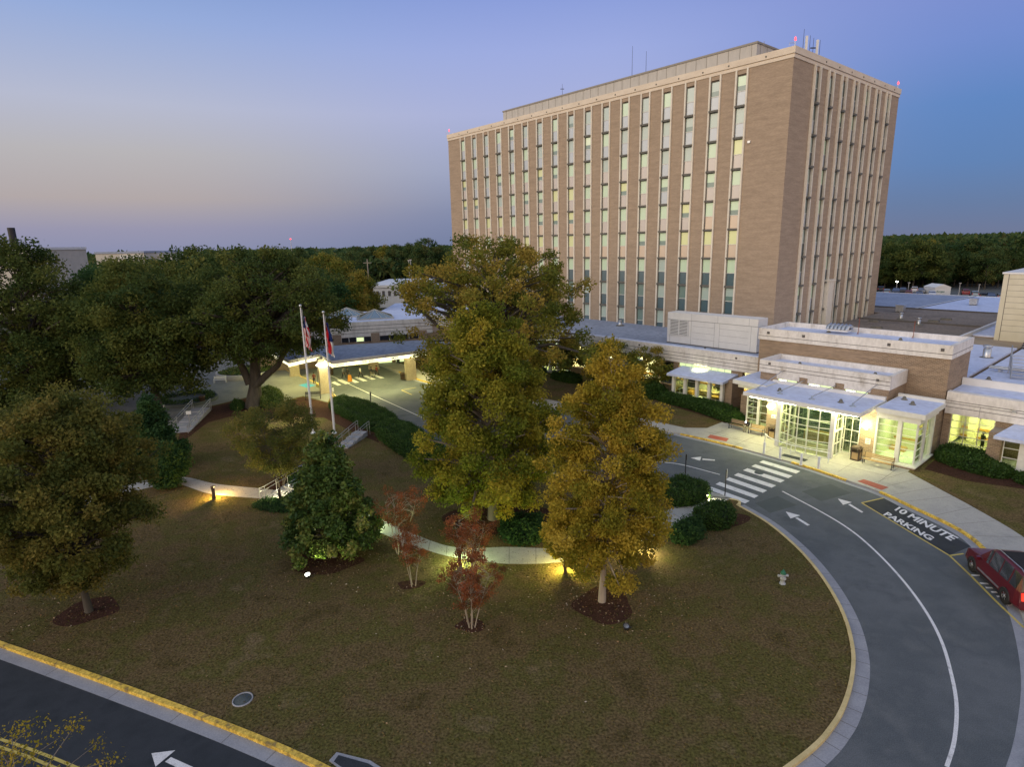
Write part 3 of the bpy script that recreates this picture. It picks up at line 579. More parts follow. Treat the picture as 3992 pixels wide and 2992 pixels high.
for k,u0 in enumerate((-2.8,-15.9,-29.0,-42.1)):
    b=MB(GRID); w=6.4
    b.add([(u0-.5,-19.3,3.3),(u0+w+.5,-19.3,3.3),(u0+w+.5,-16,3.75),(u0-.5,-16,3.75),(u0-.5,-19.3,3.05),(u0+w+.5,-19.3,3.05),(u0+w+.5,-16,3.35),(u0-.5,-16,3.35)],[(0,1,2,3),(7,6,5,4),(4,5,1,0),(5,6,2,1),(6,7,3,2),(7,4,0,3)],0)
    o=b.build('bay_roof','roof',LW)
    b=MB(GRID); n=4
    for i in range(n):
        a=u0+w*i/n; glasswall(b,a+.2,a+w/n-.2,.95,2.55,1,1,18.4); glasswall(b,a+.2,a+w/n-.2,2.55,3.1,1,1,18.4); glasswall(b,a+.2,a+w/n-.2,.4,.95,2,1,18.4)
        b.ubox(a-.17,a+.17,18.2,18.62,.2,3.15,1)
    b.ubox(u0+w-.17,u0+w+.17,18.2,18.62,.2,3.15,1); b.ubox(u0-.2,u0+w+.25,16,18.7,.14,.4,1)
    glasswall(b,16.1,18.2,.4,3.1,2,4,u0+w,1); glasswall(b,16.1,18.2,.4,3.1,2,4,u0,1)
    b.build('bay_window',['sglass','mull'],LW)
    b=MB(GRID); glasswall(b,u0-1.0,u0+w-.4,3.62,4.1,8,1,15.85); b.build('clerestory_window',['litwin','mull'],LW)
    b=MB(GRID); b.ubox(u0+.1,u0+w-.1,12.5,18.1,.16,.18,0); b.ubox(u0-.8,u0+w+.5,12.4,12.5,.16,4.4,1); b.ubox(u0-.8,u0+w+.5,12.51,12.56,1.0,1.2,2); b.ubox(u0+.8,u0+1.6,15,17,.18,.9,2); b.ubox(u0+4,u0+5.1,14.5,16.8,.18,.8,2); b.ubox(u0+1.9,u0+2.0,12.51,12.6,.16,4,2); b.build('interior',['carpet','cream','trimwood'],LW)
    b=MB(GRID); b.ubox(u0+.3,u0+w-.3,13.6,15.2,4.3,4.34); b.ubox(u0+.1,u0+w-.6,15.3,15.5,3.88,3.98); b.build('ceiling_light','fluor',LW)
# ducts box
t=bthing('mechanical_enclosure','big white panelled equipment enclosure with louvre on the low roof','enclosure',-2,12)
b=MB(GRID); b.ubox(-8.5,4.0,9.7,12,5.7,9.65,0)
for z in (6.5,7.3,8.1,8.75): b.ubox(-4.7,-1.6,12,12.006,z-.012,z+.012,1); b.ubox(-.9,2.9,12,12.006,z-.012,z+.012,1); b.box(4,4.006,-11.9,-9.8,z-.012,z+.012,1)
for u in (-8.1,-4.9,-1.6,-.9,3.2,-4.9): b.ubox(u-.015,u+.015,12,12.007,5.7,8.75,1)
b.ubox(-8.5,4.0,12,12.008,8.74,8.8,1)
for u in (-4.9,-1.2,2.9): b.ubox(u-.012,u+.012,12,12.009,8.8,9.65,1)
b.build('panels',['wmetal',mat('thin_seam',[(.3,.3,.3)],.8)],t)
b=MB(GRID); b.ubox(-8.5,4.05,9.65,12.05,5.6,5.72); b.build('curb_base','joint',t)
b=MB(GRID); b.ubox(-8.05,-5.3,12.01,12.03,6.75,8.7,0)
for k in range(10): z=6.78+k*.19; b.box(-8.0,-5.35,-12.14,-12.04,z,z+.11,1)
b.ubox(-6.72,-6.62,12.03,12.15,6.75,8.7,1); b.ubox(-8.1,-8.0,12.02,12.15,6.7,8.75,1); b.ubox(-5.35,-5.25,12.02,12.15,6.7,8.75,1); b.ubox(-8.1,-5.25,12.02,12.15,8.68,8.76,1); b.build('louvre',['dark','wmetal'],t)
# right wing
RW=bthing('right_wing','low right wing with stained fascia and large lit lobby window','building',26,17)
b=MB(GRID); b.ubox(24.3,24.85,16.5,17.0,0,3.6,0); b.ubox(28.0,30.2,16.5,17,0,3.5,0); b.ubox(30.2,60,16.5,17,0,1,0); b.ubox(28.0,28.9,17,19.0,0,3,0); b.build('brick_wall','brick2',RW)
b=MB(GRID); b.ubox(24.4,60,16.6,17.3,3.55,5.5,0); joints(b,24.4,60,17.3,(4.15,4.5,4.7)); b.ubox(29.0,29.25,17.3,17.45,4.5,4.72,3); b.ubox(26.85,26.87,17.3,17.304,3.55,4.5,2); b.build('fascia',['parap','roof','joint','steel'],RW)
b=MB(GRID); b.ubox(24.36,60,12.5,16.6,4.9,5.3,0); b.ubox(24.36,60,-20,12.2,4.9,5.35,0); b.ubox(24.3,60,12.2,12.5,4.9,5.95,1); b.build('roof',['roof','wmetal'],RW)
b=MB(GRID); glasswall(b,24.9,27.95,.3,3.55,3,5,16.95,fm=1); b.build('lobby_window',['sglass','dmull'],RW)
b=MB(GRID); b.ubox(24.9,28.9,10,16.8,.16,.18,0); b.ubox(24.6,28.9,11.5,11.6,.16,4,1); b.ubox(24.5,24.6,11.5,16.8,.16,4,1); b.ubox(25.4,26.0,12.4,13,.16,4,1); b.ubox(24.62,28.9,11.61,11.7,1.0,1.2,2); b.ubox(24.62,28.9,11.61,11.7,.16,.4,2); b.ubox(28.85,28.95,11.5,16.8,.16,4,1); b.build('interior',['carpet','cream','trimwood'],RW)
b=MB(GRID); b.ubox(25.4,28.3,13,15.5,4.2,4.24); b.ubox(30.5,34,14,16,3.7,3.74); b.build('ceiling_light','fluor',RW)
b=MB(GRID); b.add([(28.6,-20.6,3.15),(40,-20.6,3.15),(40,-17,3.55),(29.3,-17,3.55),(28.6,-20.6,2.9),(40,-20.6,2.9),(40,-17,3.2),(29.3,-17,3.2)],[(0,1,2,3),(7,6,5,4),(4,5,1,0),(5,6,2,1),(6,7,3,2),(7,4,0,3)]); b.build('bay_roof','roof',RW)
b=MB(GRID); glasswall(b,29.2,30.2,.5,2.9,1,3,19.7); b.ubox(30.2,30.75,19.5,19.95,.3,2.95,1)
for i in range(4): glasswall(b,30.8+2.4*i,32.9+2.4*i,.5,2.9,1,3,19.7); b.ubox(32.9+2.4*i,33.2+2.4*i,19.5,19.95,.3,2.95,1)
b.ubox(28.9,40,17,20.1,.14,.5,1); b.build('bay_window',['sglass','mull'],RW)
b=MB(GRID); glasswall(b,29.6,31.5,3.65,4.1,1,1,17.0); b.ubox(29.3,40,15,15.1,.16,3.4,1); b.build('clerestory_window',['litwin','cream'],RW)
# annex roofs behind
AX=bthing('low_annex','wide flat roofed annex behind the entrance with gravel and grey roofs','building',10,-40)
b=MB(GRID); b.ubox(.9,60,-79.5,-20.2,0,5.4,0); b.ubox(-45,.9,-79.5,-37.4,0,5.4,0); b.ubox(.9,24,-20.2,10,0,5.3,0); b.build('wall','brick2',AX)
b=MB(GRID); b.ubox(.9,17.5,-46,-27.2,5.4,5.8,0); b.ubox(-45,.9,-46,-37.4,5.4,5.8,0); b.ubox(.9,17.5,-27,-12,5.4,5.75,0); b.ubox(17.8,60,-46,-20.2,5.4,5.6,2); b.ubox(.9,24,-12,10,5.3,5.5,2)
b.prism([(-45,79),(-45,46.5),(3,46.5),(5,79)],5.4,5.75,1); b.prism([(5.3,79),(3.3,46.5),(60,46.5),(60,79)],5.4,5.75,2)
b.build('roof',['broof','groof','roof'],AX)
b=MB(GRID); b.ubox(-45,60,-46.5,-46,5.4,6.0,0); b.ubox(.9,17.5,-27.2,-27,5.4,5.95,0); b.ubox(17.5,17.8,-46,-12,5.4,5.98,1); b.ubox(-45,60,-79.5,-79,5.3,5.85,1)
b.box(3.0,3.3,46.5,47,5.75,5.9,1); b.add([(3,46.5,5.9),(3.35,46.5,5.9),(5.35,79,5.9),(5,79,5.9)],[(0,1,2,3)],1); b.build('roof_edge',['joint','wmetal'],AX)
def pipevent(u,v,z,h,r,label):
    p=uvw(u,v,z); t=thing('exhaust_pipe',label,'exhaust pipe',p); b=MB(Matrix.Translation(p)); b.lathe([(r,0),(r,h*.75),(r*.8,h*.76),(r*.8,h*.85),(r*1.2,h*.86),(r*1.2,h),(0,h*1.02)],(0,0),14); b.build('stack','steel',t); b=MB(Matrix.Translation(p)); b.lathe([(r*2.4,0),(r*2.2,.12),(r,.2)],(0,0),12); b.build('flashing','sill',t)
pipevent(22.9,-3.0,5.35,1.5,.38,'large silver exhaust stack on the white roof near the beige block')
pipevent(6.3,-29.5,5.8,1.1,.25,'silver vent pipe with dark base on the gravel roof'); pipevent(10.2,-24.5,5.75,1.1,.25,'silver vent pipe nearest the white parapet on the gravel strip')
pipevent(-23.5,.4+3,5.6,.9,.3,'silver vent pipe on the grey roof at the tower foot')
for u,v,z,l in ((4.2,-24.5,5.75,'flat dark hatch beside the tower on the gravel roof'),(10.8,-29.5,5.8,'flat dark hatch on the gravel roof beyond the vent pipes'),(11.5,-33,5.8,'dark vent hatch in the middle of the gravel roof'),(7,-17.3,5.75,'low dark hatch on the gravel strip')):
    p=uvw(u,v,z); t=thing('roof_hatch',l,'roof hatch',p,-YAW); b=MB(WM[t.name]); b.box(-.7,.7,-.35,.35,0,.2); b.box(-.62,.62,-.28,.28,.2,.28); b.build('cover','sill',t)
for u,v,z,l in ((3,-40,5.8,'rusty box vent near the tower on the far roof line'),(20.0,-52,5.75,'grey box unit on the pale blue roof'),(9,-60,5.75,'small box vent on the grey roof beyond the gravel'),(26,-70,5.75,'pale box vent far back on the blue roof'),(24.2,-50,5.75,'dark box unit beside the beige block')):
    p=uvw(u,v,z); t=thing('roof_unit',l,'roof unit',p,-YAW); b=MB(WM[t.name]); b.box(-.6,.6,-.6,.6,.15,1.2); b.box(-.7,.7,-.7,.7,1.2,1.3); b.build('casing','steel',t); b=MB(WM[t.name]); b.box(-.5,.5,-.5,.5,0,.15); b.build('base','sill',t)
# curved-hood ventilator on the upper roof
p=uvw(13.2,12.6,9.0); t=thing('roof_ventilator','grey ribbed roof ventilator on the highest entrance roof','ventilator',p,-YAW); b=MB(WM[t.name])
b.box(-1.0,1.0,-.55,.55,.25,.42); b.build('curb','wmetal',t); b=MB(WM[t.name])
for k in range(6): b.tube([(-.95+.38*k,-.6,.45),(-.95+.38*k,-.5,.72),(-.95+.38*k,0,.85),(-.95+.38*k,.5,.72),(-.95+.38*k,.6,.45)],.2,6)
b.build('hood','steel',t)
for u,v,z,l in ((12.2,12.7,9.0,'dark dome vent left of the ribbed ventilator'),(19.3,13.9,9.0,'dark dome vent in the middle of the highest roof'),(12.4,19.4,6.5,'dark dome vent on the left half of the middle roof'),(19.3,19.6,6.5,'dark dome vent on the right half of the middle roof'),(13.0,24.6,CZ,'dark vent at the left on the entrance canopy'),(18.6,25.0,CZ,'dark vent at the right on the entrance canopy'),(23.2,22.2,5.0,'dark dome vent on the small right pavilion roof'),(22.2,20.9,5.0,'small brown vent at the back of the right pavilion roof'),(9.9,20,4.97,'dark vent on the small left pavilion roof'),(-1.8,13.6,5.6,'small dark dome vent before the white enclosure'),(5.2,14.6,5.6,'dark vent at the right end of the left wing roof'),(30,13.9,5.3,'dark dome vent on the right wing roof'),(25.6,9.0,5.35,'dark round drain on the white roof by the ladder')): drain(uvw(u,v,z),l)
for u,v,z in ((14.9,12.2,9.0),(19.6,11.3,9.0)): 
    p=uvw(u,v,z); t=thing('lightning_rod','thin rust coloured lightning rod on the highest roof, '+('left one' if u<16 else 'right one'),'rod',p); b=MB(Matrix.Translation(p)); b.tube([(0,0,0),(0,0,1.7)],.03,5); b.tube([(-.12,0,0),(0,0,.3)],.02,4); b.build('rod',mat('rust',[(.25,.08,.05)],.8),t)
# beige block and roof stair
BB=bthing('beige_block','beige metal sided block rising from the roofs at the right edge','building',26,-19)
b=MB(GRID); b.ubox(20.4,40,-34,-18.7,5.3,13.8,0)
for k in range(1,11): z=5.8+k*.74; b.ubox(20.9,40,-18.7,-18.69,z-.015,z+.015,1); b.box(20.392,20.4,18.8,34,z-.012,z+.012,1)
for u in (20.95,25.0): b.ubox(u-.03,u+.03,-18.7,-18.68,5.3,13.8,1)
b.build('siding',['beige','joint'],BB)
b=MB(GRID); b.ubox(20.25,40,-34.1,-18.55,13.8,14.0); b.build('roof_cap','wmetal',BB)
b=MB(GRID); b.ubox(24.2,24.4,-18.69,-18.5,11.4,11.55); b.build('wall_vent','sill',BB)
t=bthing('roof_stair','grey metal stair and walkway crossing the white roof','stair',27,3)
p0=uvw(27.0,8,5.4); F=Matrix.Translation(uvw(26.6,6.0,5.35))@Matrix.Rotation(-YAW+.25,4,'Z')
b=MB(F)
for x in (0,1.5): b.tube([(x,-1.2,0),(x,1.6,1.9)],.06,5); b.tube([(x,-1.2,.9),(x,1.6,2.8)],.035,5); b.tube([(x,-1.2,0),(x,-1.2,.9)],.035,5); b.tube([(x,.2,.95),(x,.2,1.85)],.035,5); b.tube([(x,1.6,0),(x,1.6,2.8)],.05,5)
b.build('rail','steel',t); b=MB(F)
for k in range(7): b.box(0,1.5,-1.2+.4*k-.12,-1.2+.4*k+.12,.2+.27*k,.24+.27*k)
b.build('tread','steel',t)
t=bthing('roof_pipe','pair of long silver pipes lying across the white roof','pipe',28,5)
b=MB(GRID); b.tube([(24.6,-4.2,5.7),(45,-4.2,5.7)],.12,8); b.tube([(24.6,-3.6,5.75),(45,-3.6,5.75)],.1,8)
for u in (25.5,29,33): b.ubox(u-.1,u+.1,3.4,4.4,5.35,5.6)
b.build('pipe','steel',t)
t=bthing('condenser_unit','dark ribbed condenser by the foot of the beige block','condenser',25.5,-14)
b=MB(GRID); b.add([(24.2,12.6,5.35),(29,12.6,5.35),(29,15.8,5.35),(25,15.8,5.35),(24.6,13.2,7.3),(29,13.2,7.3),(29,15.8,7.6),(25.4,15.8,7.6)],[(0,1,5,4),(1,2,6,5),(2,3,7,6),(3,0,4,7),(4,5,6,7)]); b.build('casing','dark',t)
b=MB(GRID)
for k in range(7): b.add([(24.3+.05*k,12.5+.09*k,5.6+.27*k),(29,12.5+.09*k,5.6+.27*k),(29,12.45+.09*k,5.7+.27*k),(24.3+.05*k,12.45+.09*k,5.7+.27*k)],[(0,1,2,3)])
b.build('louvre','steel',t)
# ------------------------------------------------------------ main canopy and lobby building
CP=thing('drive_canopy','flat roofed drive-through canopy with glowing lettered fascia on stone columns','canopy',g(690,860))
P5=[gf(*q,4.7).xy for q in [(1027,1363),(1127,1420),(1243,1394),(1293,1423),(1664,1377)]]
wl=[Vector((-26.5,85.6)),Vector((-11.8,89.6))]; outl=P5+[Vector((-9.6,83.2)),Vector((-7.5,87.5)),wl[1],wl[0],Vector((-33.5,91))]
cen=sum(outl,Vector((0,0)))/len(outl)
b=MB(); b.prism([tuple(p) for p in outl],4.75,5.15,0); inn=[p+(cen-p).normalized()*.3 for p in outl]; b.prism([tuple(p) for p in inn],5.15,5.17,1); rf=b.build('roof_slab',['parap','groof'],CP)
b=MB(); 
for i in range(4): 
    s=[P5[i],P5[i+1]]; b.strip(offset(s,-.10 if 0 else -.12),offset(s,-.2),4.32,4.74)
b.build('lit_fascia',emit('fascia_glow',(1,.96,.62),1.5),CP)
d=(P5[4]-P5[3]); L0=P5[3]+d*.02; L1=P5[3]+d*.985; nn=Vector((d.y,-d.x)).normalized()
def at3(p,z,o=.0): return Vector((p.x,p.y,z))+Vector((nn.x,nn.y,0))*o
oo=-.09
t_=text_on('NEW HANOVER REGIONAL MEDICAL CENTER',at3(L0,4.42,oo),at3(L0,4.66,oo),at3(L1,4.42,oo),at3(L1,4.66,oo),.01); t_.build('lettering','dark',CP)
def column(X,Y,w,dp,label=None,r=.0):
    p=gf(X,Y); b=MB(Matrix.Translation(p)@Matrix.Rotation(.5,4,'Z')); b.box(-w/2,w/2,-dp/2,dp/2,.0,4.8); b.box(-w/2-.06,w/2+.06,-dp/2-.06,dp/2+.06,0,.35)
    b.build('column',mat('stone_column',[(.34,.28,.20),(.44,.37,.27)],.9,1.2,fine=.15,fscale=9),CP); return p
for X,Y in ((1150,1470),(1270,1536),(1602,1480),(1457,1440),(1690,1462)): column(X,Y,1.35,1.1)
LB=thing('lobby_building','lobby building with pale banded walls, clerestory windows and pyramid skylights','building',(-20,92,0),math.atan2(4,14.7))
wd=(wl[1]-wl[0]).normalized(); wn=Vector((-wd.y,wd.x)); F2=Matrix(((wd.x,wn.x,0,wl[0].x),(wd.y,wn.y,0,wl[0].y),(0,0,1,0),(0,0,0,1)))
b=MB(F2); b.box(-12,22,10,16,0,4.8,1); b.box(-6,15.3,0,14,6.15,8.3,0); b.box(-6,15.3,.1,14,4.8,6.15,1)
for z in (6.7,7.2,7.7): b.box(-6,15.3,-.006,0,z-.03,z+.03,2)
b.build('wall',['parap','brick2','joint'],LB)
b=MB(F2); b.box(-5.8,15.1,.2,13.8,8.3,8.36); b.build('roof','roof',LB)
for x in (-3.2,.9,6.3,13.2): b=MB(F2); b.box(x,x+1.2,-.35,.1,5.15,6.6); b.build('brick_pier','brick2',LB)
for i,(x0,x1) in enumerate(((-2,.9),(2.1,6.3),(7.5,13.2))):
    b=MB(F2); b.box(x0,x1,.02,.1,5.45,6.1,0); n=4
    for k in range(n+1): xx=x0+(x1-x0)*k/n; b.box(xx-.04,xx+.04,-.04,.02,5.4,6.15,1)
    if i==1: b.box(x0+(x1-x0)*.5,x0+(x1-x0)*.75,0,.018,5.5,6.05,2)
    b.build('strip_window',['cglass','mull','litwin'],LB)
for x,y,s in ((3.2,8.5,2.6),(-.5,4.5,2.3),(7.2,3.8,2.6)):
    b=MB(F2@Matrix.Translation((x,y,8.3))); b.add([(-s,-s*.8,.25),(s,-s*.8,.25),(s,s*.8,.25),(-s,s*.8,.25),(0,0,1.35)],[(0,1,4),(1,2,4),(2,3,4),(3,0,4)],0)
    for p in ((-s,-s*.8),(s,-s*.8),(s,s*.8),(-s,s*.8)): b.tube([(p[0],p[1],.27),(0,0,1.37)],.06,4,1)
    for q in (.33,.66): 
        for sx in (-1,1): b.tube([(sx*s*q,-s*.8,.27),(sx*s*q*.0,-0.0,1.36)],.03,4,1)
    b.box(-s-.1,s+.1,-s*.8-.1,s*.8+.1,0,.25,1); b.build('skylight',['skyglass','dmull'],LB)
# entry doors glow under the canopy
b=MB(F2); 
for k in range(5): b.box(-2+3.1*k,.4+3.1*k,9.94,10,.2,2.9,0); b.box(-2.1+3.1*k,-2.0+3.1*k,9.9,10,.15,3,1)
b.build('entry_door',['litwin','mull'],LB)
# ------------------------------------------------------------ far buildings
def farbox(name,label,x0,x1,y0,y1,z,mw,roofm='roof',feat=None,cat='building'):
    t=thing(name,label,cat,((x0+x1)/2,y0,0)); b=MB(); b.box(x0,x1,y0,y1,0,z); b.build('wall',mw,t); b=MB(); b.box(x0-.3,x1+.3,y0-.3,y1,z,z+.8); b.build('parapet',roofm,t)
    if feat: feat(t,x0,x1,y0,y1,z)
    return t
def proj_x(X,y,z=12): d=ray(X,545); return d.x/d.y*y
def fl(t,x0,x1,y0,y1,z):
    b=MB()
    for k in range(2): 
        for j in range(3): b.box(x0+(x1-x0)*(.52+.24*k),x0+(x1-x0)*(.70+.24*k),y0-.8,y0,z-2.2-j*2.2,z-.9-j*2.2)
    b.build('louvre','wmetal',t)
def fc(t,x0,x1,y0,y1,z):
    b=MB(); b.tube([(x1-8.5,y0+5,z),(x1-8.5,y0+5,z+7)],1.0,10); b.build('chimney','dark',t); b=MB(); b.box(x1-26,x1-22,y0+3,y0+7,z,z+2.2); b.build('roof_unit','beige',t)
farbox('brick_building','pale brick building with a dark chimney at the left edge',proj_x(-60,190),proj_x(66,190),190,215,20.0,'pent','wmetal',fc)
farbox('louvred_building','grey building with white louvres rising above the left trees',proj_x(205,260),proj_x(310,260),260,290,18.2,'pent','groof',fl)
farbox('white_building','low white building right of the louvred one behind trees',proj_x(311,270),proj_x(372,270),270,290,16.4,'wmetal','wmetal')
def fp(t,x0,x1,y0,y1,z):
    b=MB()
    for k in range(9): x=x0+(x1-x0)*(k+.3)/9; b.box(x,x+(x1-x0)*.05,y0-.1,y0,z-2.6,z-1.0)
    b.build('opening','joint',t)
farbox('parking_deck','pale low parking deck between the trees left of the tower',proj_x(790,190),proj_x(905,190),190,225,6.2,'wmetal','wmetal',fp)
farbox('white_hall','long white flat roofed hall behind the big autumn tree',proj_x(860,150),proj_x(1130,150),150,182,7.0,'wmetal','roof',fp)
farbox('grey_hall','grey ribbed low hall in front of the white hall',proj_x(815,128),proj_x(1010,128),128,146,4.6,'pent','roof',fp)
farbox('service_building','pale service building behind the oaks at the far left',proj_x(610,165),proj_x(700,165),165,185,6.0,'pent','roof',fp)
# ------------------------------------------------------------ foliage
def leafmesh(name,P,tint,size,mats,parent=None,aspect=.55,flat=0.,origin=None):
    n=len(P); A=rng.normal(size=(n,3)); A[:,2]*=(1-flat); A/=np.linalg.norm(A,axis=1)[:,None]+1e-9
    B=rng.normal(size=(n,3)); B=np.cross(A,B); B/=np.linalg.norm(B,axis=1)[:,None]+1e-9
    s=size*rng.uniform(.6,1.35,(n,1)); V=np.empty((n,4,3)); V[:,0]=P-A*s; V[:,1]=P+B*s*aspect; V[:,2]=P+A*s; V[:,3]=P-B*s*aspect
    if parent is not None:
        inv=np.array(WM[parent.name].inverted()); V=V@inv[:3,:3].T+inv[:3,3]
    me=D.meshes.new(name); me.vertices.add(n*4); me.vertices.foreach_set('co',V.reshape(-1).astype(np.float32))
    me.loops.add(n*4); me.loops.foreach_set('vertex_index',np.arange(n*4,dtype=np.int32)); me.polygons.add(n)
    me.polygons.foreach_set('loop_start',np.arange(0,n*4,4,dtype=np.int32))
    try: me.polygons.foreach_set('loop_total',np.full(n,4,dtype=np.int32))
    except Exception: pass
    at=me.attributes.new('tint','FLOAT','POINT'); at.data.foreach_set('value',np.repeat(np.clip(tint,0,1),4).astype(np.float32))
    me.materials.append(mats); me.update(calc_edges=True); me.validate()
    o=D.objects.new(name,me); C.objects.link(o); WM[o.name]=WM[parent.name] if parent else ID
    if parent is not None:o.parent=parent
    return o
LM={'gold':leafmat('golden_leaves',[(0.136,0.146,0.016),(0.289,0.249,0.026),(0.458,0.333,0.040),(0.558,0.428,0.071)]),
 'olive':leafmat('olive_leaves',[(0.089,0.132,0.014),(0.187,0.211,0.024),(0.309,0.290,0.034),(0.455,0.352,0.044)]),
 'amber':leafmat('amber_leaves',[(0.086,0.124,0.024),(0.173,0.192,0.029),(0.289,0.242,0.041),(0.389,0.275,0.059)]),
 'oak':leafmat('oak_leaves',[(0.034,0.068,0.020),(0.071,0.108,0.028),(0.120,0.151,0.035),(0.176,0.180,0.043)]),
 'deep':leafmat('deep_green_leaves',[(0.021,0.056,0.022),(0.041,0.095,0.029),(0.071,0.133,0.036)]),
 'magnolia':leafmat('magnolia_leaves',[(0.028,0.062,0.019),(0.060,0.112,0.028),(0.118,0.174,0.037),(0.265,0.246,0.070)],.1,.35),
 'brown':leafmat('brown_olive_leaves',[(0.061,0.086,0.022),(0.123,0.139,0.031),(0.176,0.169,0.037),(0.229,0.181,0.046)]),
 'red':leafmat('crape_red_leaves',[(0.109,0.055,0.023),(0.207,0.079,0.032),(0.306,0.103,0.042),(0.415,0.133,0.065)]),
 'hedge':leafmat('hedge_leaves',[(0.018,0.045,0.010),(0.035,0.079,0.016),(0.062,0.110,0.020)],.1,.5),
 'far':leafmat('far_leaves',[(0.031,0.070,0.027),(0.058,0.106,0.035),(0.098,0.136,0.039),(0.166,0.145,0.043)]),
 'pine':leafmat('pine_needles',[(0.027,0.063,0.023),(0.055,0.099,0.031),(0.090,0.135,0.039),(0.146,0.124,0.043)])}
def interp(prof,t):
    for (a,ra),(b_,rb) in zip(prof,prof[1:]):
        if t<=b_: return ra+(rb-ra)*(t-a)/max(1e-6,b_-a)
    return prof[-1][1]
OVAL=[(0,.45),(.18,.85),(.4,1),(.65,.85),(.85,.5),(1,.08)]
CONE=[(0,.8),(.12,1),(.35,.92),(.6,.66),(.85,.32),(1,.05)]
BROAD=[(0,.55),(.25,.9),(.5,1),(.75,.85),(.92,.5),(1,.2)]
VASE=[(0,.35),(.35,.8),(.7,1),(.9,.75),(1,.45)]
def tree(name,label,p,z0,z1,rad,leaf,bark='bark',K=110,cr=.9,n=260,ls=.14,prof=OVAL,tr=.22,off=(0,0),stems=1,flat=.72,group=None,cat='tree',clear=.35,asp=.55,limbs=.6,seed=None,sq=1.,tintb=.0,part='crown',xl=()):
    r=np.random.default_rng(seed if seed is not None else int(abs(p[0]*31+p[1]*7))%9999+1)
    t=thing(name,label,cat,(p[0],p[1],p[2] if len(p)>2 else 0),0,group); bz=p[2] if len(p)>2 else 0
    ph=r.uniform(0,6.28,4); cs=[]
    tries=0
    while len(cs)<K and tries<K*30:
        tries+=1
        tt=r.uniform(0,1); rr=interp(prof,tt)
        if r.uniform()>rr**.8: continue
        th=r.uniform(0,2*PI); q=1+.16*math.sin(2*th+ph[0]+tt*4)+.12*math.sin(5*th+ph[1]-tt*7)+.08*math.sin(9*th+ph[2]+tt*13)
        rho=rad*rr*q*(r.uniform(.02,1)**.42); x,y,z=rho*math.cos(th),rho*math.sin(th)*sq,z0+(z1-z0)*tt*(1+.03*math.sin(3*th+ph[3]))
        c=np.array([p[0]+x+off[0]*(.3+.7*tt),p[1]+y+off[1]*(.3+.7*tt),z])
        if all(np.linalg.norm((c-o)*[1,1,1.3])>cr*.58 for o in cs): cs.append(c)
    P=[];T=[]
    for c in cs:
        m=int(n*r.uniform(.55,1.3)); d=r.normal(size=(m,3)); d/=np.linalg.norm(d,axis=1)[:,None]; d*=(r.uniform(0,1,(m,1))**.45)*cr*r.uniform(.75,1.2)
        d[:,2]*=flat; d+=r.normal(size=(m,3))*cr*.10; P.append(c+d); T.append(np.full(m,r.uniform(.12,.85)+tintb)+r.normal(size=m)*.11)
    P=np.concatenate(P);T=np.concatenate(T); keep=P[:,2]>bz+.12; P,T=P[keep],T[keep]
    leafmesh(part,P,T,ls,LM[leaf],t)
    b=MB(); fork=z0+(z1-z0)*.12 if stems==1 else z0*.6
    ztop=z0+(z1-z0)*.78
    spines=[]
    for s in range(stems):
        a=2*PI*s/max(1,stems)+r.uniform(-.4,.4); sp=[]
        for i in range(7):
            k=i/6; z=bz-.1+(ztop-bz)*k; w=0 if stems==1 else (rad*.55*k**1.1+.12)
            sp.append(Vector((p[0]+w*math.cos(a)+off[0]*k*.8+r.normal()*.05*rad*.25*(0<i),p[1]+w*math.sin(a)*sq+off[1]*k*.8+r.normal()*.05*rad*.25*(0<i),z)))
        rr_=[tr*(1.35 if i==0 else 1)*(1-.82*i/6) for i in range(7)]; b.tube(sp,rr_,8); spines.append(sp)
    for ci in r.permutation(len(cs))[:int(len(cs)*limbs)]:
        c=Vector(cs[ci]); sp=spines[ci%stems]; hz=max(fork,min(ztop*.97,c.z-.55*math.hypot(c.x-p[0],c.y-p[1])))
        k=max(0,min(5.99,6*(hz-bz)/(ztop-bz))); i=int(k); s_=sp[i].lerp(sp[i+1],k-i); L_2=(c-s_).length
        mid=s_.lerp(c,.5)+Vector((r.normal()*.08*L_2,r.normal()*.08*L_2,.10*L_2)); r0=max(.012,min(tr*(1-.8*k/6)*.75,.035*L_2*(tr/.22)**.7)); b.tube([s_,s_.lerp(mid,.55),mid,mid.lerp(c,.6),c],[r0,r0*.8,r0*.6,r0*.4,r0*.18],5,caps=False)
    for q in xl: b.tube(q,[tr*.62,tr*.5,tr*.42,tr*.3,tr*.2][:len(q)],8)
    b.build('trunk',bark,t); return t
def place(name,label,bx,by,x0,x1,yt,yb,leaf,z=.12,yc=None,**k):   # crown outline read from the photograph, depth from where the trunk stands
    p=g(bx,by,z); s=pr((p.x,p.y,5))[2]/1300.; rad=(x1-x0)/2*s
    off=((x0+x1)/2-bx)*s; xl=[[Vector((p.x+(X-bx)*s,p.y,zat(p.x,p.y,Y))) for X,Y in q] for q in k.pop('xlp',())]; zt=zat(p.x,p.y,yt); zb=max(z+.2,zat(p.x,p.y,yb)); return tree(name,label,p,zb,zt-.3,rad*k.pop('rs',.92),leaf,off=(off,0),xl=xl,**k)
place('pear_tree','golden yellow autumn tree with bare pale trunk in a mulch ring, front right',1300,1300,1162,1470,745,1215,'gold',bark='pbark',K=330,cr=.60,n=360,ls=.072,tr=.17,prof=[(0,.7),(.1,.9),(.3,1),(.5,.9),(.7,.66),(.88,.4),(1,.08)])
place('pear_tree','large olive and gold tree in the centre of the island',1065,1122,880,1235,642,1085,'olive',K=330,cr=.8,n=320,ls=.105,tr=.3,rs=.86,prof=[(0,.6),(.12,.88),(.28,1),(.5,.84),(.72,.58),(.9,.36),(1,.1)])
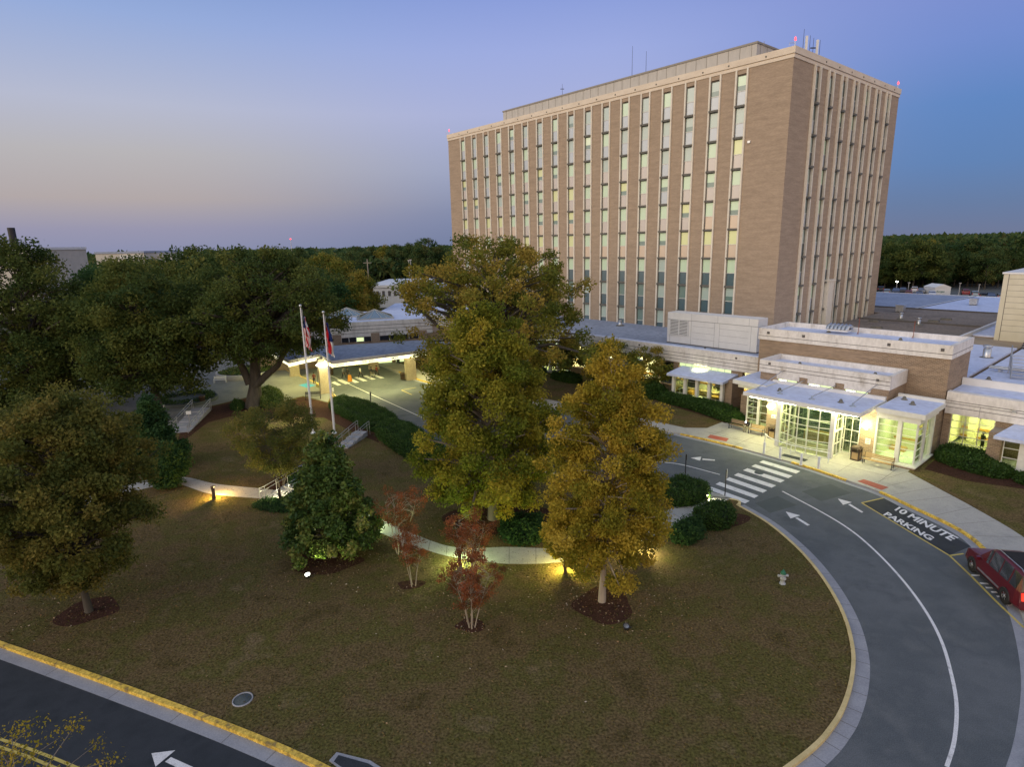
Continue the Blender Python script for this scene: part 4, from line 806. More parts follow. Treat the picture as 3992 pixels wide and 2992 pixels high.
place('sweetgum_tree','broad amber tree with open spreading limbs before the tower',1075,862,835,1300,512,800,'amber',bark='dbark',K=250,cr=1.3,n=230,ls=.17,tr=.5,prof=BROAD,z=.12,limbs=.8,rs=1.0,xlp=[[(1060,800),(1010,745),(955,705),(905,655),(870,630)]])
place('magnolia_tree','glossy dark green cone shaped magnolia beside the uplight',722,1204,628,820,925,1185,'magnolia',K=240,cr=.5,n=170,ls=.125,rs=.97,tr=.13,prof=CONE,flat=.85,asp=.6)
place('live_oak','massive dark oak with thick forked trunk beside the drive canopy',548,880,425,765,540,772,'oak',bark='dbark',K=280,cr=1.35,n=260,ls=.16,tr=.85,prof=BROAD,limbs=.9,rs=1.0,xlp=[[(552,838),(580,815),(610,792),(640,745),(668,700)],[(546,830),(535,795),(520,760),(500,700)]])
place('live_oak','dark oak left of the forked one, over the planter plaza',350,905,200,455,560,850,'oak',bark='dbark',K=220,cr=1.4,n=250,ls=.17,tr=.42,prof=BROAD)
place('live_oak','huge dark oak with two topmost tufts at the far left',120,895,-60,245,522,862,'oak',bark='dbark',K=260,cr=1.5,n=250,ls=.18,tr=.5,prof=BROAD)
place('live_oak','dark green oak behind the plaza between the two left oaks',262,850,150,380,575,800,'deep',bark='dbark',K=150,cr=1.7,n=230,ls=.2,tr=.45,prof=BROAD)
place('live_oak','dark oak behind the flagpoles above the canopy roof',690,775,600,765,580,745,'deep',bark='dbark',K=150,cr=1.5,n=230,ls=.2,tr=.45,prof=BROAD,z=0)
place('maple_tree','yellowing tree behind the lobby skylights',788,720,745,828,585,700,'amber',bark='dbark',K=90,cr=1.5,n=230,ls=.2,tr=.3,z=0)
place('maple_tree','big dim olive brown maple at the left edge with a mulch ring',193,1322,-25,385,848,1235,'brown',bark='dbark',K=330,cr=.68,n=300,ls=.09,tr=.16,prof=BROAD,clear=.2)
place('holly_tree','narrow dark evergreen between the maple and the stairs',352,1010,290,392,850,1045,'deep',bark='dbark',K=110,cr=.8,n=260,ls=.12,tr=.16,prof=CONE,rs=1.0)
place('holly_tree','dark evergreen by the left end of the path',372,1052,325,400,950,1055,'deep',bark='dbark',K=60,cr=.6,n=240,ls=.1,tr=.1,prof=OVAL)
place('redbud_tree','thin leaved olive brown tree on the mulch mound',608,1058,500,715,868,1020,'brown',bark='dbark',K=170,cr=.6,n=150,ls=.075,tr=.05,stems=4,prof=VASE,limbs=1)
place('young_tree','small gold tree backlit by the path lamp',1220,1236,1160,1285,1095,1208,'gold',bark='dbark',K=60,cr=.32,n=150,ls=.07,tr=.06)
place('crape_myrtle','rust red crape myrtle nearest the front with four bare stems',1020,1356,955,1093,1198,1308,'red',bark='pbark',K=95,cr=.27,n=85,ls=.045,tr=.032,stems=5,prof=VASE,limbs=1,asp=.5)
place('crape_myrtle','rust red crape myrtle beside the path lamp',1015,1248,962,1078,1096,1205,'red',bark='pbark',K=80,cr=.31,n=85,ls=.05,tr=.035,stems=5,prof=VASE,limbs=1)
place('crape_myrtle','small red crape myrtle with two stems in its own mulch ring',893,1266,850,938,1135,1215,'red',bark='pbark',K=62,cr=.27,n=70,ls=.045,tr=.03,stems=3,prof=VASE,limbs=1)
place('crape_myrtle','pinkish red crape myrtle behind, beside the magnolia',862,1196,818,935,1050,1140,'red',bark='pbark',K=70,cr=.33,n=60,ls=.05,tr=.032,stems=4,prof=VASE,limbs=1)
place('small_tree','small amber tree with reddish tips before the lit bay windows',1316,838,1235,1395,742,825,'amber',bark='dbark',K=90,cr=.75,n=170,ls=.13,tr=.12,stems=2,prof=VASE,limbs=1)
place('small_tree','reddish brown small tree right of the amber one by the hedge',1408,850,1345,1452,748,842,'amber',bark='dbark',K=70,cr=.65,n=130,ls=.12,tr=.1,stems=2,prof=VASE,limbs=1)
place('small_tree','dark thin trunked tree at the far end of the bay windows',1229,818,1190,1275,728,792,'brown',bark='dbark',K=60,cr=.8,n=170,ls=.14,tr=.12,prof=OVAL)
# foreground crown tips at the lower left
tree('street_tree','bare golden treetop poking in at the bottom left corner',Vector((-14.9,14.6,0)),2.6,5.6,2.4,'gold',K=50,cr=.42,n=70,ls=.05,tr=.08,limbs=1,prof=[(0,.6),(.4,1),(.7,.8),(.9,.45),(1,.15)])
# mid-distance trees, built once and copied
def proto(label,leaf,prof,h,rad,K,cr,n,ls,name='background_tree'):
    return tree(name,label,Vector((0,0,0)),h*.25,h,rad,leaf,bark='dbark',K=K,cr=cr,n=n,ls=ls,prof=prof,tr=.3,limbs=.3,group='trees beyond the campus',seed=K+int(h))
protos=[proto('x','far',BROAD,16,6,70,1.9,150,.3),proto('x','amber',OVAL,15,4.6,60,1.7,150,.28),proto('x','pine',[(0,.3),(.3,.7),(.6,1),(.85,.7),(1,.15)],21,4.2,60,1.7,140,.28,'background_pine'),proto('x','oak',BROAD,15,6.5,70,2.0,150,.3)]
used=set()
def bg(X,Ytop,dist,k,label,ws=1.):
    d=ray(X,560); x=d.x/d.y*dist; zt=zat(x,dist,Ytop); h0=[16,15,21,15][k]; s=max(.35,zt/h0)
    if k in used: o=copy_tree(protos[k])
    else: o=protos[k]; used.add(k)
    o.location=(x,dist,0); o.rotation_euler.z=R.uniform(0,6.28); o.scale=(s*ws,s*ws,s); o['label']=label
rowsB=[(255,566,125,3,'dark round tree behind the far left oaks'),(395,545,140,3,'dark green tree rising behind the second left oak'),(430,540,150,0,'green treetop left of the big forked oak'),(470,548,120,3,'dark tree behind the forked oak crown'),
(520,541,165,0,'green treetop just above the forked oak'),(590,552,150,3,'dark tree right above the forked oak'),(640,566,135,1,'amber tree behind the dark flagpole oak'),(672,556,170,1,'yellow brown tree in the middle distance left'),(705,548,200,1,'tall amber tree left of the pale deck'),
(735,560,165,1,'rust tinted tree beside the pale deck'),(752,548,215,0,'green tree behind the pale deck'),(648,536,260,2,'tall pine standing out on the skyline'),(590,548,230,0,'green mass of tree below the skyline pine'),
(775,536,330,0,'dark tree behind the parking deck, left one'),(805,534,340,2,'dark pine behind the parking deck'),(832,531,330,1,'rusty tree in the dark wood behind the deck'),(858,532,320,0,'dark tree right of the rusty one'),(885,527,300,2,'tall pine left of the amber sweetgum'),(905,524,280,2,'tallest pine on the skyline near the sweetgum'),(925,520,270,0,'dark tree where the wood meets the sweetgum'),
(330,566,170,0,'green tree below the louvred building'),(300,560,150,3,'dark tree right of the far left oak tufts'),(700,590,118,3,'dark tree behind the canopy building'),(745,610,112,1,'small amber tree beside the lobby roof')]
for a in rowsB: bg(*a)
# wood on the right: front rank of separate trees
for i in range(30):
    X=1898+i*11.5+R.uniform(-4,4); k=R.choice([2,2,0,3,2,1]) 
    bg(X,R.uniform(518,545) if i%2 else R.uniform(545,590),R.uniform(202,232),k,'tree in the dark wood behind the far parking lot')
woodlab=[o for o in C.objects if o.get('label')=='tree in the dark wood behind the far parking lot']
for o in woodlab: o['group']='trees of the wood behind the far parking lot'
# distant woods as one mass each
def wood(name,x0,x1,y0,y1,h,n,ls,leaf,label):
    P=np.stack([rng.uniform(x0,x1,n),y0+(y1-y0)*rng.uniform(0,1,n)**1.6,np.zeros(n)],1)
    hh=h*(.78+.13*np.sin(P[:,0]*.09+P[:,1]*.05)+.09*np.sin(P[:,0]*.31+2)+.08*np.sin(P[:,0]*.73+P[:,1]*.4)); P[:,2]=hh*rng.uniform(.0,1,n)**.45
    T=.4+.25*np.sin(P[:,0]*.21+P[:,1]*.13)+rng.normal(size=n)*.2; o=leafmesh(name,P,T,ls,LM[leaf]); tag(o,label,'wood',kind='stuff'); return o
wood('distant_wood',-420,90,300,520,15.5,45000,1.5,'far','dark green wood along the horizon behind the campus')
wood('distant_wood',-1500,1200,560,1500,16.5,60000,4.5,'far','far bluish tree line on the horizon')
wood('distant_wood',80,420,214,310,18.0,70000,.9,'pine','dense dark wood behind the far parking lot on the right')
b=MB(); b.box(60,420,228,330,0,11); b.box(-430,95,330,520,0,10); tag(b.build('distant_wood',[mat('wood_shade',[(.012,.018,.01)],1)]),'near-black boxes standing in for shade inside the dark woods','wood',kind='stuff')  # boxes added inside the wood masses, their shade painted as near-black
# hedges and shrubs
def shrub(name,label,P,top,leaf='hedge',ls=.065,dens=620,cat='hedge',lump=.2,z=.12,group=None):   # P: footprint polygon (world xy)
    P=[Vector((p[0],p[1])) for p in P]; c=sum(P,Vector((0,0)))/len(P); t=thing(name,label,cat,(c.x,c.y,z),0,group)
    sm=[]
    m=len(P)
    for i in range(m):
        a,b_,cc_,d=P[i-1],P[i],P[(i+1)%m],P[(i+2)%m]
        for k in range(5): u=k/5; sm.append(.5*((2*b_)+(cc_-a)*u+(2*a-5*b_+4*cc_-d)*u*u+(3*b_-a-3*cc_+d)*u**3))
    b=MB(); rings=[(.97,z),(1.0,z+(top-z)*.5),(.93,z+(top-z)*.85),(.72,top-.04),(0.02,top)]
    vs=[];fs=[];n=len(sm)
    for s,zz in rings: vs+=[(c.x+(p.x-c.x)*s,c.y+(p.y-c.y)*s,zz) for p in sm]
    for i in range(len(rings)-1): fs+=[(i*n+k,i*n+(k+1)%n,(i+1)*n+(k+1)%n,(i+1)*n+k) for k in range(n)]
    b.add([(v[0]*.97+c.x*.03,v[1]*.97+c.y*.03,v[2]-.05) for v in vs],fs); b.build('dark_core',mat('hedge_inside',[(.01,.018,.008)],1),t)  # near-black solid added inside the leaves to fill the shrub
    Q=[]; V=[Vector(v) for v in vs]
    for f in fs:
        a,b2,c2_,d=(V[i] for i in f); ar=((b2-a).cross(d-a).length+(b2-c2_).cross(d-c2_).length)/2; k=int(ar*dens*R.uniform(.8,1.2)+R.random())
        for _ in range(k):
            u,w=R.random(),R.random(); q=a.lerp(b2,u).lerp(d.lerp(c2_,u),w); Q.append((q.x,q.y,q.z))
    Q=np.array(Q); nz=np.sin(Q[:,0]*2.1)*np.cos(Q[:,1]*1.7+1)+.6*np.sin(Q[:,0]*4.3+Q[:,1]*3.1)
    Q=Q+rng.normal(size=Q.shape)*lump*.5; Q[:,2]+=nz*lump*.5
    leafmesh('foliage',Q,.45+.2*nz*.5+rng.normal(size=len(Q))*.2,ls,LM[leaf],t); return t
def hp(pts,z=0): return [g(X,Y,z).xy for X,Y in pts]
shrub('hedge','long clipped hedge on the island edge by the flagpoles',hp([(714,882),(742,870),(800,886),(856,915),(846,930),(802,936),(762,915),(724,895)]),1.1)
shrub('hedge','clipped hedge beyond the stair, nearest the central tree',hp([(812,942),(845,925),(888,934),(935,968),(980,1006),(960,1016),(900,1004),(852,978)]),1.2)
shrub('hedge','rounded hedge at the island tip behind the path',hp([(1440,1066),(1480,1054),(1526,1070),(1526,1084),(1498,1098),(1455,1100),(1435,1086)]),1.15)
shrub('hedge','rounded clipped hedge at the path end by the crosswalk sign',hp([(1506,1122),(1545,1110),(1580,1122),(1580,1140),(1553,1152),(1518,1148),(1500,1134)]),1.15)
shrub('shrub','loose dark shrub before the rounded hedge',hp([(1456,1158),(1482,1142),(1506,1146),(1514,1166),(1488,1182),(1458,1178)]),.8,leaf='deep',cat='shrub',lump=.3,ls=.09)
shrub('hedge','long low hedge under the left lit bay window',[uvw(*p).xy for p in [(-3.5,19.0),(-3.3,20.8),(2,21.6),(6.2,22.9),(8.6,23.4),(8.2,21.8),(5,19.2),(0,18.9)]],1.0,ls=.09)
shrub('shrub','rounded dark shrub at the left end of the bay window hedge',[uvw(*p).xy for p in [(-6.2,18.6),(-6.0,20.5),(-4.0,20.7),(-3.7,18.8)]],1.6,cat='shrub',ls=.1,lump=.3)
shrub('hedge','dark hedge under the large lobby window on the right',[uvw(*p).xy for p in [(25.0,17.6),(25.1,20.6),(27.5,21.8),(29.5,22.0),(30.2,20.6),(28.4,19.6),(27.5,17.6)]],.95,ls=.09)
shrub('hedge','dark low hedge at the right edge under the bay window',[uvw(*p).xy for p in [(31,20.4),(31.2,22.2),(36,22.4),(37,20.2)]],.7,ls=.09)
shrub('shrub','round bright green shrub at the foot of the forked oak',hp([(552,873),(565,856),(592,855),(610,868),(600,882),(570,885)]),1.25,cat='shrub',leaf='magnolia',lump=.25)
shrub('shrub','small dark round shrub left of the forked oak',hp([(500,882),(512,872),(526,878),(522,889),(506,890)]),.6,cat='shrub',lump=.2)
shrub('shrub','low green bed of shrubs behind the path under the central tree',hp([(1085,1140),(1150,1125),(1175,1150),(1160,1178),(1105,1180)]),.6,leaf='deep',cat='shrub',lump=.35,ls=.09)
shrub('shrub','low dark shrub on the mound before the thin tree',hp([(630,1040),(655,1028),(672,1045),(655,1062),(635,1058)]),.8,leaf='deep',cat='shrub',lump=.3)
shrub('shrub','low creeping shrub below the path stairs',hp([(548,1100),(590,1086),(640,1088),(648,1105),(600,1112)]),.4,leaf='deep',cat='shrub',lump=.2)
for i,(u,v) in enumerate(((-12,19.6),(-19,20.4),(-26,20.4))): shrub('shrub','round shrub by the left wing bay windows',[uvw(*p).xy for p in [(u-2,v-.8),(u-2,v+.8),(u+2,v+1),(u+2,v-.8)]],1.0,cat='shrub',ls=.1,group='shrubs along the left wing')
# grass tufts, litter and fallen leaves on the lawn
N_=60000; X=rng.uniform(-45,18,N_); Y=rng.uniform(17,62,N_)
def inpoly(x,y,P):
    P=np.array([(p[0],p[1]) for p in P]); ins=np.zeros(len(x),bool); j=len(P)-1
    for i in range(len(P)):
        c=((P[i,1]>y)!=(P[j,1]>y))&(x<(P[j,0]-P[i,0])*(y-P[i,1])/(P[j,1]-P[i,1]+1e-12)+P[i,0]); ins^=c; j=i
    return ins
k=inpoly(X,Y,island); X,Y=X[k],Y[k]
LM['grass']=leafmat('grass_tufts',[(.06,.05,.014),(.12,.085,.03),(.09,.085,.02),(.19,.135,.06)],.1)
o=leafmesh('grass_tufts',np.stack([X,Y,np.full(len(X),.13)],1),rng.uniform(0,1,len(X)),.075,LM['grass'],aspect=.35); tag(o,'short dry brown and green grass tufts on the island lawn','grass',kind='stuff')
LM['litter']=leafmat('fallen_leaves',[(.12,.06,.03),(.25,.14,.06),(.35,.24,.14),(.5,.42,.32)],.1)
pts=[]
for (bx,by,s,n) in ((722,1215,2.6,260),(1020,1310,3,140),(1300,1300,2.6,520),(1065,1130,3.5,420),(190,1320,2.6,260),(1020,1356,.8,90),(890,1260,2.4,120),(900,1400,7,160)):
    p=g(bx,by); pts.append(np.stack([p.x+rng.normal(size=n)*s,p.y+rng.normal(size=n)*s*.8,np.full(n,.14)],1))
P_=np.concatenate(pts); P_=P_[inpoly(P_[:,0],P_[:,1],island)]
tag(leafmesh('fallen_leaves',P_,rng.uniform(0,1,len(P_)),.05,LM['litter'],flat=.95),'scattered fallen leaves on lawn and mulch','leaves',kind='stuff')
gl=[]
for i in range(30,len(loop1)-6):
    p=loop1[i]; t=(loop1[i+1]-loop1[i-1]).normalized(); nn=Vector((t.y,-t.x)); 
    for _ in range(int(R.random()**3*26)): q=p+nn*(.2+abs(R.gauss(0,.05)))+t*R.uniform(-.4,.4); gl.append((q.x,q.y,.02))
tag(leafmesh('fallen_leaves',np.array(gl),rng.uniform(0,.6,len(gl)),.045,LM['litter'],flat=.95),'brown leaves gathered in the gutter','leaves',kind='stuff')
# ------------------------------------------------------------ street furniture
def bollard(X,Y,label):
    p=gf(X,Y,.13); t=thing('bollard',label,'bollard',p,0,'white bollards at the kerb before the glass entrance'); b=MB(Matrix.Translation(p)); b.tube([(0,0,0),(0,0,1.0)],.1,12); b.lathe([(.1,1.0),(.07,1.05),(0,1.07)]); b.build('post','pole',t); b=MB(Matrix.Translation(p)); b.lathe([(.15,0),(.15,.03),(.1,.04)]); b.build('base_ring','steel',t)
for q,l in (((2978,1768),'leftmost white bollard standing by the yellow ramp kerb'),((3040,1790),'second white bollard, left of the dark door mat'),((3122,1814),'third white bollard, right of the dark door mat'),((3190,1828),'rightmost white bollard before the vestibule')): bollard(*q,l)
t=thing('handrail','white curved handrail bowing around the glass vestibule','handrail',uvw(16,27.8,.13)); b=MB(GRID)
hr=[(12.9,-26.6),(13.6,-27.3),(14.6,-27.75),(16,-28.0),(17.6,-27.95),(19.1,-27.75)]; b.tube([(x,y,1.05) for x,y in hr],.045,6); b.tube([(hr[0][0],hr[0][1],.13),(hr[0][0],hr[0][1],1.05)],.04,6); b.tube([(hr[-1][0],hr[-1][1],.13),(hr[-1][0],hr[-1][1],1.05)],.04,6); b.tube([(16,-28,.13),(16,-28,1.05)],.03,6); b.build('rail','pole',t)
def bin_(u,v,label):
    p=uvw(u,v,.13); t=thing('litter_bin',label,'litter bin',p,-YAW); F=WM[t.name]
    b=MB(F)
    for x in (-.3,.3):
        for y in (-.3,.3): b.box(x-.05,x+.05,y-.05,y+.05,0,1.05)
    b.box(-.36,.36,-.36,.36,0,.1); b.box(-.4,.4,-.4,.4,1.05,1.1); b.box(-.36,.36,-.36,.36,.72,.78); b.lathe([(.42,1.1),(.36,1.22),(.2,1.28),(0,1.29)],(0,0),12); b.build('frame','dbrown',t)
    b=MB(F); b.box(-.29,.29,-.31,.31,.1,.72); b.box(-.31,.31,-.29,.29,.1,.72); b.build('panel','tan',t)
bin_(12.7,24.6,'tan and dark brown litter bin between the left benches and the vestibule'); bin_(20.35,25.2,'tan and dark brown litter bin right of the glass doors')
def bench(p,rz,w,label,wood='wood',iron='dark'):
    t=thing('bench',label,'bench',p,rz); F=WM[t.name]
    b=MB(F)
    for k in range(3): b.box(-w/2,w/2,-.42+.14*k,-.31+.14*k,.43,.47)
    b.build('seat',wood,t); b=MB(F)
    for k in range(3): b.add([(x,y+.03*k+dy,z+.13*k) for x in (-w/2,w/2) for y,z in ((.02,.56),(.05,.66)) for dy in (0,.035)],[(0,1,3,2),(4,6,7,5),(0,4,5,1),(2,3,7,6),(0,2,6,4),(1,5,7,3)])
    b.build('backrest',wood,t)
    for s in (-1,1):
        b=MB(F); x=s*(w/2-.06); b.tube([(x,-.42,0),(x,-.4,.44),(x,.02,.44),(x,.06,0)],.035,6); b.tube([(x,.02,.44),(x,.14,.98)],.03,6); b.tube([(x,-.38,.44),(x,-.38,.66),(x,.06,.66)],.025,6); b.build('leg',iron,t)
    return t
bench(uvw(9.0,24.35,.13),-YAW,1.7,'left brown bench with a newspaper end by the glass corner'); bench(uvw(11.1,24.55,.13),-YAW,1.5,'brown bench beside the left litter bin','tan')
bench(uvw(22.2,25.45,.13),-YAW,2.3,'long brown bench under the right pavilion window','tan')
pb_=gf(1222,1556,.16); bench(pb_,.25,1.9,'dark slatted bench at the edge of the canopy plaza','dark')
pw=gf(860,1492,.16); bench(pw,.2,1.7,'white bench against the curved white planter wall','wmetal','wmetal')
def signpost(p,h,label,plate,w,hh,rz=0,post='dark',pm='dark'):
    t=thing('sign_post',label,'sign',p,rz); F=WM[t.name]; b=MB(F); b.box(-.04,.04,-.04,.04,0,h); b.build('post',post,t); b=MB(F); b.box(-w/2,w/2,-.075,-.045,h-hh,h+.02); b.build('sign_plate',plate,t)
signpost(gf(2550+762/2.764,1750+512/2.764,.12),2.1,'dark post with a narrow cream sign at the crosswalk hedge','mull',.28,.6,1.2)
signpost(gf(2550+335/2.764,1750+300/2.764,.12),1.9,'plain dark sign post behind the island tip hedge','dark',.2,.45,1.2)
signpost(gf(1448,1600,.12),2.2,'thin dark sign post behind the flagpole hedge','dark',.2,.5,1.2)
signpost(g(412,925,.16),1.9,'small white sign with an orange strip by the far stair','wmetal',.5,.35,.4,'steel'); 
signpost(gf(1300,1548,.14),1.2,'small white sign beside the front stone column','wmetal',.25,.5,.4,'steel')
# fire hydrant
p=g(1690,1262,.12); t=thing('fire_hydrant','silver fire hydrant with a green bonnet on the lawn by the drive','fire hydrant',p); F=Matrix.Translation(p)
b=MB(F); b.lathe([(.17,0),(.17,.05),(.12,.06),(.115,.28),(.15,.3),(.15,.34),(.125,.36),(.125,.6)],(0,0),14); b.tube([(-.22,0,.5),(.22,0,.5)],.065,10); b.tube([(0,-.24,.44),(0,0,.44)],.085,10); b.lathe([(.155,.58),(.155,.62)]); b.build('barrel','hsil',t)
b=MB(F); b.lathe([(.15,.62),(.14,.7),(.09,.79),(.04,.82),(.035,.88),(0,.88)],(0,0),12); b.build('bonnet','cap',t)
for x in (-.25,.25): b=MB(F); b.tube([(x-.03,0,.5),(x+.03,0,.5)],.08,6); b.build('outlet_cap','hsil',t)
# path lamps: square bollard lights with a visor
LIGHTS=[]
def pathlamp(X,Y,rz,label,lm,col,power,h=1.05):
    p=g(X,Y,.12); t=thing('path_lamp',label,'path lamp',p,rz,'bollard lamps along the curved path'); F=WM[t.name]
    b=MB(F); b.box(-.09,.09,-.09,.09,0,h-.2); b.box(-.1,.1,-.11,-.07,h-.2,h-.02); b.add([(-.11,-.12,h),(.11,-.12,h),(.11,.2,h-.04),(-.11,.2,h-.04),(-.11,-.12,h+.04),(.11,-.12,h+.04),(.11,.2,h),(-.11,.2,h)],[(3,2,1,0),(4,5,6,7),(0,1,5,4),(1,2,6,5),(2,3,7,6),(3,0,4,7)]); b.build('post','bark' if 0 else 'dbrown',t)
    b=MB(F); b.box(-.08,.08,-.06,.12,h-.07,h-.03); b.build('lamp',lm,t)
    q=F@Vector((0,.16,h-.09)); LIGHTS.append(('POINT',F@Vector((0,.34,h-.34)),None,col,power*7,0,.06))
pathlamp(463,1079,0,'brown bollard lamp throwing orange light on the left path','lampO',(1,.60,.16),75)
pathlamp(606,1084,.3,'bollard lamp beside the path stair rails','lampW',(1,.85,.45),30)
pathlamp(994,1228,.0,'bollard lamp throwing green light behind the crape myrtles','lampG',(.78,1,.38),60)
pathlamp(1221,1240,0,'bollard lamp hidden behind the small backlit tree','lampO',(1,.85,.18),60)
pathlamp(1392,1205,-.3,'bollard lamp shining through the front pear tree','lampW',(1,.9,.4),40)
pathlamp(795,1148,.3,'bollard lamp hidden right of the magnolia','lampG',(.8,1,.4),35)
pathlamp(2550/1.8047+1+ (545/2.764)/1.8047+2,1750/1.8047+575/2.764/1.8047,-1,'small lamp tucked in the rounded hedge','lampY',(1,.95,.5),10,.6)
# ground uplights
def uplight(X,Y,label,lit,col=None,power=0,aim=None):
    p=g(X,Y,.13); t=thing('flood_light',label,'flood light',p); F=Matrix.Translation(p)@Matrix.Rotation(.35,4,'X')
    b=MB(F); b.lathe([(.02,.0),(.12,.06),(.15,.18),(.17,.24),(.17,.28),(.14,.28),(.13,.24)],(0,0),16); b.build('housing','dark',t); b=MB(F); b.lathe([(.13,.25),(0,.27)],(0,0),16); b.build('lens',lit,t)
    b=MB(Matrix.Translation(p)); b.tube([(0,0,0),(0,-.05,.1)],.06,6); b.tube([(.0,0,.02),(.3,.1,.03)],.025,5); b.build('mount','dark',t)
    if power: LIGHTS.append(('SPOT',p+Vector((0,0,.5)),aim,col,power,1.6,.1))
uplight(666,1248,'lit flood light on the mulch below the magnolia','lampW',(.95,1,.4),260,Vector((.75,.9,.75)))
uplight(1352,1360,'dark unlit flood light in the front mulch ring','steel')
p=g(588,1006,.13); t=thing('flood_light','small bright blue white lamp on the mound by the thin tree','flood light',p); b=MB(Matrix.Translation(p)); b.tube([(0,0,0),(0,0,.5)],.04,6); b.box(-.11,.11,-.1,.12,.46,.5); b.build('housing','dark',t); b=MB(Matrix.Translation(p)); b.box(-.08,.08,-.09,-.02,.41,.46); b.build('lens','lampB',t)
# stairs with rails
def stair(a,b_,w,n,rise,label,posts=3):
    a,b_=Vector((a.x,a.y,.12)),Vector((b_.x,b_.y,.12)); d=(b_-a); L=d.length; d.normalize(); s=Vector((-d.y,d.x,0)); t=thing('stair',label,'stair',a); b=MB()
    for k in range(n):
        q0=a+d*L*k/n; q=[q0+s*w/2,q0-s*w/2,b_-s*w/2,b_+s*w/2]; b.prism([(v.x,v.y) for v in q],.1+rise*k/n if k else .1,.12+rise*(k+1)/n)
    b.build('step','gutter',t)
    for sd in (-1,1):
        b=MB(); base=[a+s*(w/2*sd)-d*.5]+[a+s*(w/2*sd)+d*L*k/posts for k in range(posts+1)]+[b_+s*(w/2*sd)+d*.5]; hz=[0]+[rise*k/posts for k in range(posts+1)]+[rise]
        for hh in (.92,.62): b.tube([v+Vector((0,0,z+hh)) for v,z in zip(base,hz)],.028,6)
        for v,z in zip(base,hz): b.tube([v,v+Vector((0,0,z+.92))],.026,6)
        b.build('handrail','steel',t)
stair(g(738,972),g(782,944),1.3,4,.5,'short concrete stair with steel rails beside the clipped hedge')
stair(g(388,938),g(436,892),2.0,5,.5,'concrete stair with steel rails from the path up to the planter plaza')
stair(g(588,1082),g(660,1050),1.5,4,.45,'path stair with bright steel rails left of the magnolia')

# planter ring
p=gf(960,1462,.16); t=thing('planter','round white walled planter with low green planting beside the oak','planter',p); b=MB(Matrix.Translation(p)); b.lathe([(4.2,0),(4.2,.75),(3.9,.75),(3.85,.4)],(0,0),36); b.build('wall','conc',t); b=MB(Matrix.Translation(p)); b.lathe([(3.88,.55),(0,.6)],(0,0),24); b.build('soil','mulch',t)
a=rng.uniform(0,6.28,2600); q=3.8*np.sqrt(rng.uniform(0,1,2600)); leafmesh('foliage',np.stack([p.x+q*np.cos(a),p.y+q*np.sin(a),p.z+.62+rng.uniform(0,.3,2600)],1),rng.uniform(0,1,2600),.12,LM['magnolia'],t)
p=g(405,866,.16); t=thing('planter','low round planter bed with dark kerb and clipped green ring','planter',p); b=MB(Matrix.Translation(p)); b.lathe([(3.6,0),(3.6,.35),(3.35,.35),(3.3,.2),(0,.25)],(0,0),32); b.build('wall','patch',t)
a=rng.uniform(0,6.28,2600); q=rng.uniform(2.3,3.3,2600); leafmesh('foliage',np.stack([p.x+q*np.cos(a),p.y+q*np.sin(a),p.z+.3+rng.uniform(0,.5,2600)],1),rng.uniform(0,1,2600),.1,LM['hedge'],t)
p=g(337,893,.16); t=thing('low_sign_wall','short white wall panel left of the second oak trunk','wall',p); b=MB(Matrix.Translation(p)); b.box(-1.0,1.0,-.12,.12,0,.85); b.box(-1.08,1.08,-.17,.17,.85,.93); b.build('panel','wmetal',t)
for q,l in ((gf(1292,1462,.16),'dark brown bin at the foot of the left stone column'),(gf(1570,1480,.13),'brown bin left of the right stone column'),(g(438,872,.16),'dark bin beside the low round planter')):
    t=thing('litter_bin',l,'litter bin',q); b=MB(Matrix.Translation(q)); b.lathe([(.32,0),(.34,.8),(.38,.82),(.38,.9),(.28,1.02),(0,1.05)],(0,0),12); b.build('bin','dbrown',t)
# flagpoles
def flagpole(X,Y,top,label,fx,kind_):
    p=gf(X,Y,.12); h=zat(p.x,p.y,top); t=thing('flagpole',label,'flagpole',p); F=Matrix.Translation(p)
    b=MB(F); b.tube([(0,0,0),(0,0,h*.5),(0,0,h)],[.11,.09,.055],10); b.lathe([(.25,0),(.2,.12),(.11,.16)],(0,0),12); b.build('pole','pole',t)
    b=MB(F); b.lathe([(0,h-.02),(.12,h+.06),(.15,h+.16),(.11,h+.27),(0,h+.31)],(0,0),12); b.build('finial','steel',t)
    b=MB(F); b.tube([(.14,-.02,.9),(.15,-.02,h-.2)],.012,4); b.build('halyard','pole',t)
    n=9; m=16; z1=h-.9; b=MB(F); vs=[];
    for j in range(m+1):
        for i in range(n+1):
            u=i/n; w=.62*(.35+.65*min(1,j/m*1.4)); z=z1-3.0*j/m-.55*u*j/m; x=.12+w*u+.05*math.sin(j*.7+i); y=.16*math.sin(i*2.1+j*.35)*(.3+u); vs.append((x,y,z))
    fs=[];ms=[]
    for j in range(m):
        for i in range(n):
            fs.append((j*(n+1)+i,j*(n+1)+i+1,(j+1)*(n+1)+i+1,(j+1)*(n+1)+i))
            if kind_==0: mm=2 if (j<6 and i<7) else (0 if (i+j//5)%2 else 1)
            else: mm=2 if i>=4 and j<9 else (1 if i>=5 else 0)
            ms.append(mm)
    o=len(b.v); b.v+=[Vector(v) for v in vs]; b.f+=[[o+k for k in f] for f in fs]; b.m+=ms; b.build('flag',['fred','fwht','fblu'],t)
flagpole(1221,1690,667,'left white flagpole with limp red, white and blue striped flag',0,0); flagpole(1304,1690,681,'right shorter white flagpole with limp red, white and blue flag',0,1)
